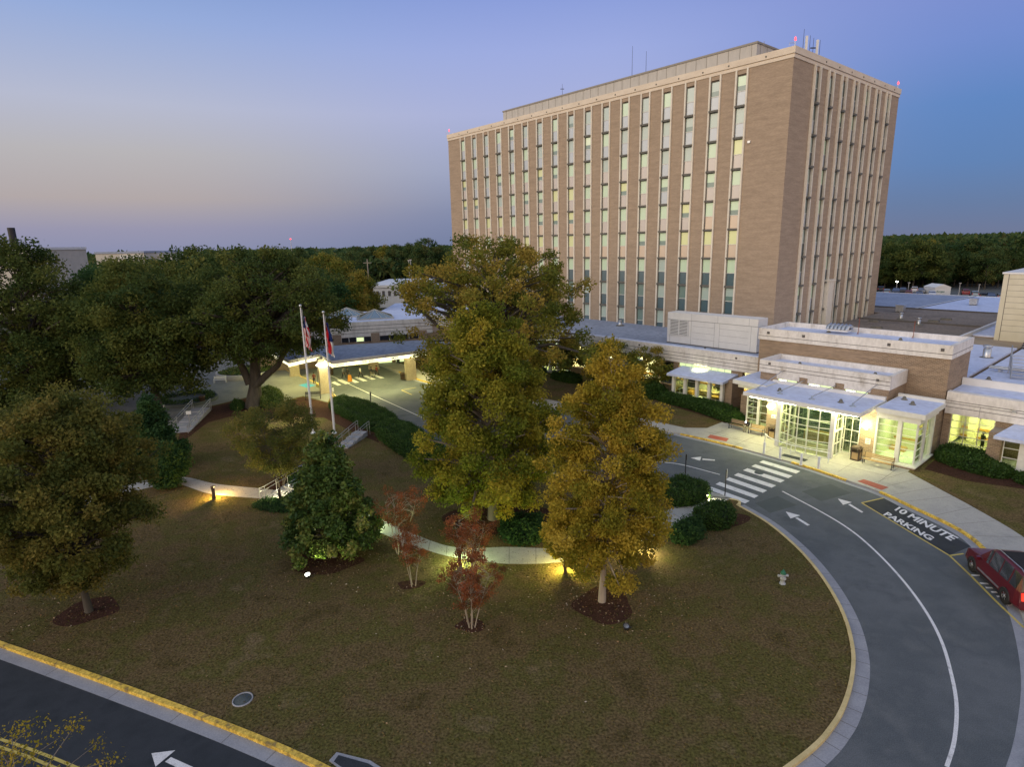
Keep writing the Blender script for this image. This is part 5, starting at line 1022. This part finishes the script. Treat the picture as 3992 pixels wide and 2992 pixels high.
# ------------------------------------------------------------ vehicles
def car_parts(name,label,cat,paint,loc,rz,L=5.0,W=1.9,Ht=1.85,group=None,detail=True,wag=True,scale=1):
    t=thing(name,label,cat,loc,rz,group); F=WM[t.name]
    w=W/2
    # stations along x (front at +): x, belt z, roof z (==belt outside the cabin), half width at roof
    x=L/2
    st=[(x,.66,.66,.80),(x-.07,.95,.95,.86),(x-.4,1.09,1.10,.90),(x-1.2,1.15,1.17,.88),(x-1.42,1.16,1.19,.80),(x-2.1,1.16,Ht-.10,.72),(x-2.35,1.16,Ht-.02,.72),(x-2.42,1.16,Ht-.01,.72),(x-3.3,1.17,Ht,.73),(x-3.38,1.17,Ht,.73),(x-4.15,1.18,Ht-.02,.72),(x-4.25,1.18,Ht-.03,.72),(x-4.85,1.18,Ht-.10,.70),(-x+.12,1.12,1.16,.82),(-x,.70,.72,.84)]
    b=MB(F); vs=[]
    for xx,bz,rz_,rw in st:
        yb=w*(1 if abs(xx)<x-.3 else .9); row=[(yb*.9,.28),(yb,.42),(yb*1.0,.72 if bz>.75 else bz*.85),(yb*.96,bz),(rw*w/.95 if rz_-bz>.3 else yb*.9,rz_-.05 if rz_-bz>.3 else rz_),(rw*w*.8,rz_+.02)]
        vs+=[(xx,-y,z) for y,z in row]+[(xx,y,z) for y,z in row[::-1]]
    n=12; fs=[];ms=[]
    for i in range(len(st)-1):
        for k in range(n-1):
            fs.append((i*n+k,i*n+k+1,(i+1)*n+k+1,(i+1)*n+k))
            cab=4<=i<=12; g_=0
            if k in (3,7) and i in (5,7,9,11) : g_=0
            if k in (3,7) and i in (6-1,8-1+0,9,11): pass
            if k in (3,7) and ((i==5) or (i==7) or (i==9) or (i==11)): g_=1
            if k in (4,5,6) and i in (4,12): g_=1
            if k==5 and 7<=i<=11 and detail: g_=2
            ms.append(g_)
    fs.append(tuple(range(n))[::-1]); ms.append(0); fs.append(tuple((len(st)-1)*n+k for k in range(n))); ms.append(0)
    o=len(b.v); b.v+=[Vector(v) for v in vs]; b.f+=[[o+k for k in f] for f in fs]; b.m+=ms; b.sm|=set(range(len(fs))) if 0 else set()
    b.build('body',[paint,'cglass','tyre'],t)
    wx=(x-.95,-x+1.05)
    for xx in wx:
        for s in (-1,1):
            b=MB(F@Matrix.Translation((xx,s*(w-.10),.415))@Matrix.Rotation(PI/2,4,'X')); b.lathe([(.2,-.13),(.38,-.13),(.415,-.08),(.415,.08),(.38,.13),(.2,.13)],(0,0),22); wl_=b.build('wheel','tyre',t)
            if detail:
                b=MB(F@Matrix.Translation((xx,s*(w-.10),.415))@Matrix.Rotation(PI/2,4,'X')); zz=-s*.10; b.lathe([(.28,zz),(.26,zz*1.1),(.24,zz*.8)],(0,0),20)
                for k in range(6):
                    a=2*PI*k/6; c_,s_=math.cos(a),math.sin(a); b.add([(c_*.05-s_*.035,s_*.05+c_*.035,zz*1.1),(c_*.05+s_*.035,s_*.05-c_*.035,zz*1.1),(c_*.23+s_*.03,s_*.23-c_*.03,zz*1.1),(c_*.23-s_*.03,s_*.23+c_*.03,zz*1.1)],[(0,1,2,3)])
                b.lathe([(0,zz*1.25),(.07,zz*1.2),(.07,zz)],(0,0),12); b.build('rim','steel',wl_)
            b=MB(F@Matrix.Translation((xx,s*(w-.015),.38))@Matrix.Rotation(PI/2,4,'X')); b.lathe([(.0,-.012),(.46,-.012),(.46,.012),(0,.012)],(0,0),22)
    b=MB(F)
    for xx in wx:
        for s in (-1,1): b.tube([(xx+.44*math.cos(a),s*(w+.005),.38+.44*math.sin(a)) for a in [PI*k/8 for k in range(9)]],.035,5)
    for s in (-1,1): b.box(wx[1]+.45,wx[0]-.45,s*w-.03,s*w+.03,.28,.38)
    b.build('wheel_arch','dark',t)
    for s in (-1,1):
        b=MB(F); b.box(x-.16,x-.02,s*.62-.18,s*.62+.18,.64,.82); b.build('headlight','steel',t)
        b=MB(F); b.box(-x-.01,-x+.12,s*.72-.1,s*.72+.1,.75,1.1); b.build('tail_light','tail' if detail else 'fred',t)
        if detail:
            b=MB(F); b.box(x-1.75,x-1.58,s*(w+.03),s*(w+.22),1.08,1.24); b.build('mirror',paint,t)
            b=MB(F); b.tube([(x-2.4,s*.62,Ht+.05),(x-2.6,s*.62,Ht+.1),(x-4.5,s*.62,Ht+.08),(x-4.7,s*.62,Ht+.0)],.025,5); b.build('roof_rail','steel',t)
            b=MB(F); b.box(-x+1.6,x-1.55,s*(w+.001),s*(w+.03),.5,.58); b.build('side_moulding','steel',t)
    return t
wf=gf(3789,2227); wr_=gf(3925,2362); hd=(wf-wr_).xy.normalized(); rt=Vector((hd.y,-hd.x)); mid=(wf+wr_).xy/2+rt*.9
car_parts('parked_car','dark red sport utility vehicle parked at the kerb, right edge','car','red',(mid.x,mid.y,.004),math.atan2(hd.y,hd.x),L=5.2,W=2.0,Ht=1.98).scale=(1,1,1.08)
def paintc(n,c): M[n]=mat(n,[c],.3,1,spec=.6); return n
cols=[('white_paint',(.6,.6,.62)),('black_paint',(.02,.02,.025)),('navy_paint',(.03,.05,.10)),('grey_paint',(.2,.21,.23)),('dark_red_paint',(.22,.03,.03)),('pale_paint',(.35,.42,.46))]
for n,c in cols: paintc(n,c)
FC=[(1903,627,1,'dark car at the left end of the far lot'),(1915,634,5,'pale teal car at the front left of the far lot'),(1935,632,2,'navy car in the far lot left of the lamp'),(1950,630,1,'black car in the second place of the far lot'),(1975,628,0,'white van like car standing high in the far lot'),(1990,631,3,'silver grey car beside the white one'),
(1962,637,4,'dark red car at the front of the far lot'),(1985,639,1,'black car in front of the silver one'),(2013,638,0,'small white car left of the white shed'),(2085,634,4,'red car right of the white shed'),(2105,638,5,'pale pickup right of the white shed'),(2122,642,1,'black car at the right part of the far lot'),(2140,643,2,'dark car beside the beige block'),(2160,644,3,'grey car half hidden by the beige block')]
cp_=None
for X,Y,ci,l in FC:
    d=ray(X,Y); dist=172+R.uniform(-5,6)+(8 if Y<632 else 0); x=d.x/d.y*dist
    car_parts('parked_car',l,'car',cols[ci][0],(x,dist,3.0 if 0 else max(0,zat(x,dist,Y+3))),YAW*0+1.0+R.choice([0,PI]),group='cars in the far parking lot',detail=False,Ht=1.6)
p=gf(1745,1600); car_parts('parked_car','dark car with glowing brake lamp hidden behind the central tree','car','black_paint',(p.x,p.y,.004),2.35+PI+.1,Ht=1.55)
# far lot: raised ground, white shed, lamps
b=MB(); b.box(88,190,158,232,-.05,zat(130,172,645)*0+.25); struct('parking_lot',b,'asphalt')
d=ray(2036,632); ds=178; x=d.x/d.y*ds; zb=0; zt=zat(x,ds,621); wS=34*ds/1300
t=thing('white_shed','white peaked storage shed with green lettering in the far lot','shed',(x,ds,0)); b=MB(); b.box(x-wS/2,x+wS/2,ds,ds+5,0,zt); b.build('wall','wmetal',t)
b=MB(); b.add([(x-wS/2-.1,ds-.1,zt),(x+wS/2+.1,ds-.1,zt),(x,ds-.1,zt+.9),(x-wS/2-.1,ds+5.1,zt),(x+wS/2+.1,ds+5.1,zt),(x,ds+5.1,zt+.9)],[(0,1,2),(3,5,4),(0,2,5,3),(1,4,5,2),(0,3,4,1)]); b.build('roof','wmetal',t)
zl=(zat(x,ds,628),zat(x,ds,633)); q=text_on('Airgas',*[Vector((xx,ds-.03,zz)) for xx,zz in ((x-wS*.42,zl[1]),(x-wS*.42,zl[0]),(x+wS*.12,zl[1]),(x+wS*.12,zl[0]))],bold=.02); q.build('lettering',mat('green_lettering',[(.02,.16,.13)],.6),t)
def lamppost(X,dist,Yt,label,lit=False,px=None):
    d=ray(X,600); x=d.x/d.y*dist; h=zat(x,dist,Yt); t=thing('street_lamp',label,'street lamp',(x,dist,0)); b=MB(Matrix.Translation((x,dist,0))); b.tube([(0,0,0),(0,0,h)],[.16,.1],7); b.build('pole','steel',t); b=MB(Matrix.Translation((x,dist,0))); b.box(-.28,.28,-.2,.2,h-.1,h+.12); b.build('lamp_head','lampW' if lit else 'steel',t)
lamppost(1939,195,609,'lit white lamp post in the far lot near the tower',True); lamppost(1965,185,611,'unlit lamp post behind the white cars'); lamppost(2076,186,612,'unlit lamp post right of the white shed'); lamppost(2118,190,615,'unlit lamp post far right of the lot')
lamppost(889,170,562,'unlit tall lamp post left of the amber sweetgum'); lamppost(965/1.0-80,168,563,'pale thin lamp post by the white hall')
def pylon(X,dist,Yt,label):
    d=ray(X,560); x=d.x/d.y*dist; h=zat(x,dist,Yt); t=thing('utility_pole',label,'utility pole',(x,dist,0)); b=MB(Matrix.Translation((x,dist,0))); b.tube([(0,0,0),(0,0,h)],[.22,.15],7); b.build('pole','pbark',t); b=MB(Matrix.Translation((x,dist,0))); b.box(-1.2,1.2,-.1,.1,h-1.2,h-1); b.build('crossarm','pbark',t)
pylon(793,185,560,'pale wooden utility pole before the dark wood')
def mast(X,dist,Yt,label,lit=True):
    d=ray(X,540); x=d.x/d.y*dist; h=zat(x,dist,Yt); t=thing('radio_mast',label,'mast',(x,dist,0)); b=MB(Matrix.Translation((x,dist,0))); b.tube([(0,0,0),(0,0,h)],[.5,.2],5); b.build('mast','steel',t)
    if lit: b=MB(Matrix.Translation((x,dist,h))); b.lathe([(0,-.5),(1,0),(0,1.2)],(0,0),8); b.build('beacon','beacon',t)
mast(630,700,517,'distant mast with a red light above the skyline pine')
# ------------------------------------------------------------ people
SK={}
def skin_mat(n,c): M[n]=mat(n,[c],.8,4); return n
skin_mat('skin_tone',(.32,.20,.14)); skin_mat('hair_dark',(.02,.015,.012)); skin_mat('cloth_dark',(.025,.025,.03)); skin_mat('cloth_grey',(.16,.16,.17)); skin_mat('cloth_white',(.5,.5,.48)); skin_mat('cloth_blue',(.05,.07,.14)); skin_mat('cloth_maroon',(.14,.035,.03)); skin_mat('cloth_khaki',(.22,.2,.15)); skin_mat('cloth_orange',(.6,.25,.04))
def person(label,p,rz,top,leg,pose='walk',hairm='hair_dark',phase=1,h=1.72,hold=None):
    t=thing('person',label,'person',p,rz); s=h/1.75; V=[];E_=[];Rr=[]
    def v(x,y,z,r,par=None):
        V.append((x*s,y*s,z*s)); Rr.append(r*s); 
        if par is not None:E_.append((par,len(V)-1))
        return len(V)-1
    sit=pose=='sit'; pz=.50 if sit else .93
    pel=v(0,0,pz,.145); wa=v(0,0,pz+.2,.125,pel); ch=v(0,.0,pz+.38,.15,wa); nk=v(0,0,pz+.53,.06,ch); hd_=v(0,-.01,pz+.60,.065,nk); h2=v(0,-.02,pz+.68,.095,hd_); v(0,-.015,pz+.76,.085,h2); v(0,-.105,pz+.655,.018,h2)
    for sd in (-1,1):
        a=phase*sd*(.28 if pose=='walk' else .04)
        hip=v(.09*sd,0,pz-.05,.095,pel)
        if sit: kn=v(.11*sd,-.45,.5,.07,hip); an=v(.11*sd,-.47,.10,.045,kn); v(.11*sd,-.62,.05,.04,an)
        else: kn=v(.1*sd,-.22*a/.28*.9-.05 if pose=='walk' else -.02,.5,.068,hip); an=v(.1*sd,-.38*a/.28*.9+.04 if pose=='walk' else .02,.09,.043,kn); v(.1*sd,-.38*a/.28*.9-.13 if pose=='walk' else -.14,.04,.038,an)
        sh=v(.19*sd,0,pz+.44,.065,ch)
        if sit or hold: el=v(.24*sd,-.06,pz+.2,.045,sh); ha=v(.12*sd,-.28,pz+.26,.03,el)
        else: el=v(.25*sd,.10*a/.28,pz+.19,.045,sh); ha=v(.25*sd,.10*a/.28*.2+(.16*a/.28)-.08,pz-.05,.032,el)
        hb=v(V[ha][0]/s,V[ha][1]/s-.03,V[ha][2]/s-.07 if not (sit or hold) else V[ha][2]/s+.02,.036,ha)
        for f in (-1.5,-.5,.5,1.5): x0,y0,z0=V[hb]; q=v(x0/s+.012*f,y0/s-.035-.004*abs(f),z0/s-.055,.0095,hb); v(x0/s+.012*f,y0/s-.02,z0/s-.085,.008,q)
        x0,y0,z0=V[ha]; v(x0/s-.04*sd,y0/s-.05,z0/s-.02,.011,ha)
    me=D.meshes.new('body'); me.from_pydata(V,E_,[]); o=D.objects.new('body',me); C.objects.link(o)
    md=o.modifiers.new('s','SKIN'); sv=me.skin_vertices[0].data
    for i,r in enumerate(Rr): sv[i].radius=(r,r)
    sv[0].use_root=True; o.modifiers.new('u','SUBSURF').levels=1
    bpy.context.view_layer.update(); m2=D.meshes.new_from_object(o.evaluated_get(bpy.context.evaluated_depsgraph_get())); o.modifiers.clear(); o.data=m2
    m2.materials.clear()
    for mm in ('skin_tone',top,leg,'dbrown'): m2.materials.append(M[mm])
    for f in m2.polygons:
        c=f.center/s; f.use_smooth=True
        if c.z>pz+.54: k=0
        elif abs(c.x)>.2 and c.z<pz+.03 and not sit: k=0
        elif (sit or hold) and c.y<-.26 and c.z>pz+.15: k=0
        elif c.z<.085: k=3
        elif c.z>pz+.04 and not (sit and c.y<-.2 and c.z<pz+.12): k=1
        else: k=2
        f.material_index=k
    o.parent=t; WM[o.name]=WM[t.name]; F=WM[t.name]
    b=MB(F); b.lathe([(0,(pz+.855)*s),(.07*s,(pz+.84)*s),(.108*s,(pz+.78)*s),(.112*s,(pz+.70)*s),(.085*s,(pz+.62)*s),(.0,(pz+.60)*s)],(0,.022*s),12); b.build('hair',hairm,t)
    b=MB(F); 
    for sd in (-1,1): b.box((.038*sd-.012)*s,(.038*sd+.012)*s,-.118*s,-.10*s,(pz+.695)*s,(pz+.71)*s)
    b.build('eyes','dark',t)
    return t
def cp3(x,y): return gf(950+x/1.693,1150+y/1.693,.01)
person('person in pale top walking on the canopy crosswalk, leftmost of the pair',cp3(662,552),.9,'cloth_grey','cloth_dark'); person('person in black standing on the crosswalk next to the pale one',cp3(688,556),.6,'cloth_dark','cloth_dark','stand')
person('person in white top crossing in the middle of the canopy crosswalk',cp3(772,548),2.4,'cloth_white','cloth_dark',phase=-1); person('person with grey trousers stepping onto the far kerb side',cp3(846,550),2.2,'cloth_dark','cloth_khaki'); person('person in maroon coat walking at the right end of the crosswalk',cp3(880,540),2.5,'cloth_maroon','cloth_dark',phase=-1)
person('person in dark red standing in the shade behind the front column',cp3(468,592),.4,'cloth_maroon','cloth_dark','stand')
for q,l,a,tm in (((1022,458),'person in black seated in a dark chair near the lobby doors',.3,'cloth_dark'),((1182,508),'person in blue seated at the right kerb under the canopy',.5,'cloth_blue')):
    p=cp3(*q); person(l,p,a,tm,'cloth_dark','sit'); 
    t=thing('wheelchair' if 'blue' not in l else 'stool','dark wheeled chair under the person near the lobby doors' if 'blue' not in l else 'low dark stool under the person in blue','chair',p,a); b=MB(WM[t.name]); b.box(-.25,.25,-.22,.25,.33,.38); b.build('seat','dark',t); b=MB(WM[t.name])
    for x in (-.24,.24):
        b.tube([(x,-.2,0),(x,-.2,.34)],.02,5); b.tube([(x,.23,0),(x,.23,.36)],.02,5)
    b.build('legs','dark',t)
    if 'blue' not in l: b=MB(WM[t.name]); b.box(-.25,.25,.23,.28,.36,.95); b.build('backrest','dark',t)
# orange wet-floor style stand on the crosswalk
p=cp3(702,572); t=thing('warning_stand','orange warning stand on the canopy crosswalk','warning stand',p); b=MB(WM[t.name]); b.add([(-.3,-.2,0),(.3,-.2,0),(.22,0,1.0),(-.22,0,1.0),(-.3,.2,0),(.3,.2,0)],[(0,1,2,3),(3,2,5,4)]); b.build('panel','cloth_orange',t); b=MB(WM[t.name]); b.tube([(-.24,0,1.0),(.24,0,1.0)],.03,5); b.build('hinge','dark',t)
pp=uvw(9.95,24.35,.13); person('person in dark jacket seated on the left bench with a bright phone',pp,-YAW,'cloth_dark','cloth_khaki','sit')
t=thing('phone','bright glowing phone held by the seated person on the bench','phone',pp+Vector((-.15,-.12,1.0)),-YAW); b=MB(WM[t.name]); b.box(-.05,.05,-.18,-.165,-.02,.14); b.build('case','dark',t); b=MB(WM[t.name]); b.box(-.045,.045,-.186,-.181,-.015,.135); b.build('screen',emit('phone_screen',(.7,.8,1),25),t)
person('person in dark clothes standing inside the large lobby window',uvw(27.0,15.2,.18),1.6,'cloth_dark','cloth_dark','stand',hold=True)
# indoor plants glimpsed through the glass
for u,v,z,s,l in ((2.2,16.6,.2,1.0,'potted tree inside the lit bay window'),(19.5,23.0,.2,.7,'potted palm inside the glass entrance')):
    p=uvw(u,v,z); t=thing('potted_plant',l,'plant',p); b=MB(Matrix.Translation(p)); b.lathe([(.22,0),(.3,.45),(.26,.45)],(0,0),12); b.tube([(0,0,.3),(.02,0,1.6*s)],.03,5); b.build('pot','dbrown',t)
    q=rng.normal(size=(700,3)); q/=np.linalg.norm(q,axis=1)[:,None]; q*=rng.uniform(.4,1,(700,1))*[.7*s,.7*s,.6*s]; leafmesh('foliage',q+np.array(p)+[0,0,1.9*s],rng.uniform(0,1,700),.09,LM['magnolia'],t)
# ------------------------------------------------------------ light
def lamp(kind,name,p,col,power,size=.1,direction=None,spot=2.2,sy=None):
    l=D.lights.new(name,kind); l.energy=power; l.color=col; o=D.objects.new(name,l); C.objects.link(o); o.location=p
    if kind=='SPOT': l.spot_size=spot; l.spot_blend=.8; l.shadow_soft_size=size
    elif kind=='AREA':
        l.shape='RECTANGLE'; l.size=size; l.size_y=sy or size
        if name=='room_light': l.spread=math.radians(115)
    else: l.shadow_soft_size=size
    if direction is not None: o.rotation_euler=Vector(direction).to_track_quat('-Z','Y').to_euler()
    return o
YC=(1,.92,.36); GC=(.84,1,.46)
for k,q,dr,col,pw,sp,sz in LIGHTS: lamp(k,'path_light',q,col,pw,sz,dr,sp)
dn=(0,0,-1)
lamp('AREA','canopy_light',uvw(13.8,26.3,4.3),YC,480,5,dn,sy=.5).rotation_euler.z=-YAW
lamp('AREA','canopy_light',uvw(18.8,26.3,4.3),YC,420,4,dn,sy=.5).rotation_euler.z=-YAW
for u,v in ((12.0,24.35),(20.55,24.7)): lamp('POINT','wall_light',uvw(u,v,2.95),YC,150,.2)
lamp('AREA','room_light',uvw(16.4,25,4.3),GC,40,3,dn,sy=1.6); lamp('AREA','room_light',uvw(22.8,22.2,3.95),GC,95,2,dn,sy=2.4); lamp('AREA','room_light',uvw(10.1,21,3.95),YC,150,1.5,dn,sy=2)
for k,u0 in enumerate((-2.8,-15.9,-29.0,-42.1)): lamp('AREA','room_light',uvw(u0+3.2,14.6,4.2),YC,900,5,dn,sy=2)
lamp('AREA','room_light',uvw(26.9,14,4.15),YC,420,2.6,dn,sy=2.6); lamp('AREA','room_light',uvw(32,16.4,3.6),YC,120,3,dn,sy=1.5)
for f,s in ((.12,1),(.4,1),(.7,1),(.95,1)):
    q=P5[3].lerp(P5[4],f)+Vector((-nn.x,-nn.y))*2.5; lamp('AREA','canopy_light',Vector((q.x,q.y,4.68)),YC,330,2.4,dn,sy=2.4)
for x,y in ((-30,80),(-27,84),(-33,87),(-20,84),(-14,86)): lamp('AREA','canopy_light',Vector((x,y,4.68)),YC,330,2.2,dn,sy=2.2)
for X,Y in ((1270,1536),(1602,1480)):
    q=gf(X,Y); 
    for s in (-.45,.45):
        e=q+Vector((s+.1,-.75,3.9 if X<1400 else 4.4)); t=thing('column_lamp','bright lamp on the %s stone column, %s one'%('front' if X<1400 else 'right','left' if s<0 else 'right'),'lamp',e); b=MB(Matrix.Translation(e)); b.lathe([(0,0),(.26,.05),(.3,.2),(.1,.3),(0,.3)],(0,0),12); b.build('shade','lampW',t); b=MB(Matrix.Translation(e)); b.box(-.04,.04,0,.3,.2,.26); b.build('bracket','steel',t)
    lamp('POINT','column_light',q+Vector((.1,-1.3,3.9)),YC,60,.2)
lamp('AREA','canopy_light',gf(1130,1500,4.5),(1,.97,.6),330,1.5,dn)
# afterglow: large soft low sun behind the camera to the left
SAZ,SEL=math.radians(238),math.radians(14)   # direction towards the glow
sd=Vector((math.sin(SAZ)*math.cos(SEL),math.cos(SAZ)*math.cos(SEL),math.sin(SEL)))
l=D.lights.new('afterglow','SUN'); l.energy=1.55; l.angle=math.radians(50); l.color=(1,.84,.64); o=D.objects.new('afterglow',l); C.objects.link(o); o.rotation_euler=(-sd).to_track_quat('-Z','Y').to_euler()
# world: twilight gradient by elevation and azimuth
w=D.worlds.new('World'); bpy.context.scene.world=w; w.use_nodes=True; nt=w.node_tree; N=nt.nodes; L=nt.links; N.clear()
tc=N.new('ShaderNodeTexCoord'); sx=N.new('ShaderNodeSeparateXYZ'); L.new(tc.outputs['Generated'],sx.inputs[0])
def s2l(c): return tuple(((v/255)/12.92 if v/255<=.04045 else ((v/255+.055)/1.055)**2.4) for v in c)
def sr(st): r=ramp(N,[(p,s2l(c)) for p,c in st]); L.new(sx.outputs[2],r.inputs[0]); return r
rl=sr([(0,(140,144,174)),(.03,(152,150,174)),(.07,(178,168,168)),(.13,(184,181,184)),(.19,(182,187,208)),(.29,(150,172,218)),(.38,(118,150,205)),(1,(132,146,168))])
rm=sr([(0,(114,126,158)),(.05,(128,139,172)),(.11,(154,164,196)),(.19,(170,178,218)),(.27,(158,172,224)),(.38,(124,148,215)),(1,(130,146,168))])
rr2=sr([(0,(112,122,152)),(.04,(104,126,164)),(.09,(98,132,182)),(.16,(98,136,194)),(.23,(116,142,206)),(.30,(126,144,208)),(.38,(98,126,192)),(1,(130,138,166))])
rb=sr([(0,(225,175,135)),(.05,(250,210,165)),(.15,(240,208,180)),(.35,(205,200,205)),(.6,(180,184,200)),(1,(144,158,174))])
def mix(a,b,f): m=N.new('ShaderNodeMix'); m.data_type='RGBA'; L.new(f,m.inputs[0]); L.new(a,m.inputs[6]); L.new(b,m.inputs[7]); return m.outputs[2]
def mrange(src,a,b_): m=N.new('ShaderNodeMapRange'); m.interpolation_type='SMOOTHSTEP'; m.inputs[1].default_value=a; m.inputs[2].default_value=b_; L.new(src,m.inputs[0]); return m.outputs[0]
c1=mix(rl.outputs[0],rm.outputs[0],mrange(sx.outputs[0],-.52,.05)); c2_=mix(c1,rr2.outputs[0],mrange(sx.outputs[0],.12,.60)); ny=mrange(sx.outputs[1],.35,-.45); c3_=mix(c2_,rb.outputs[0],ny)
bg_=N.new('ShaderNodeBackground'); L.new(c3_,bg_.inputs[0]); 
ms=N.new('ShaderNodeMath'); ms.operation='MULTIPLY_ADD'; L.new(ny,ms.inputs[0]); ms.inputs[1].default_value=.55; ms.inputs[2].default_value=1.0; L.new(ms.outputs[0],bg_.inputs[1])
ou=N.new('ShaderNodeOutputWorld'); L.new(bg_.outputs[0],ou.inputs[0])
# ------------------------------------------------------------ camera
cd=D.cameras.new('camera'); cam=D.objects.new('camera',cd); C.objects.link(cam); cd.sensor_width=36; cd.lens=FPX/3992*36; cd.clip_end=6000; cd.clip_start=.3
cam.matrix_world=Matrix.Translation((0,0,H))@Matrix.Rotation(PI/2-PITCH,4,'X')@Matrix.Rotation(-ROLL,4,'Z')
sc=bpy.context.scene; sc.camera=cam; sc.render.engine='CYCLES'
vs=sc.view_settings; vs.view_transform='Standard'; vs.look='None'; vs.exposure=0; vs.gamma=1
sc.cycles.use_denoising=True; sc.cycles.max_bounces=6; sc.cycles.transparent_max_bounces=12; sc.cycles.caustics_reflective=False; sc.cycles.caustics_refractive=False; sc.cycles.sample_clamp_indirect=4
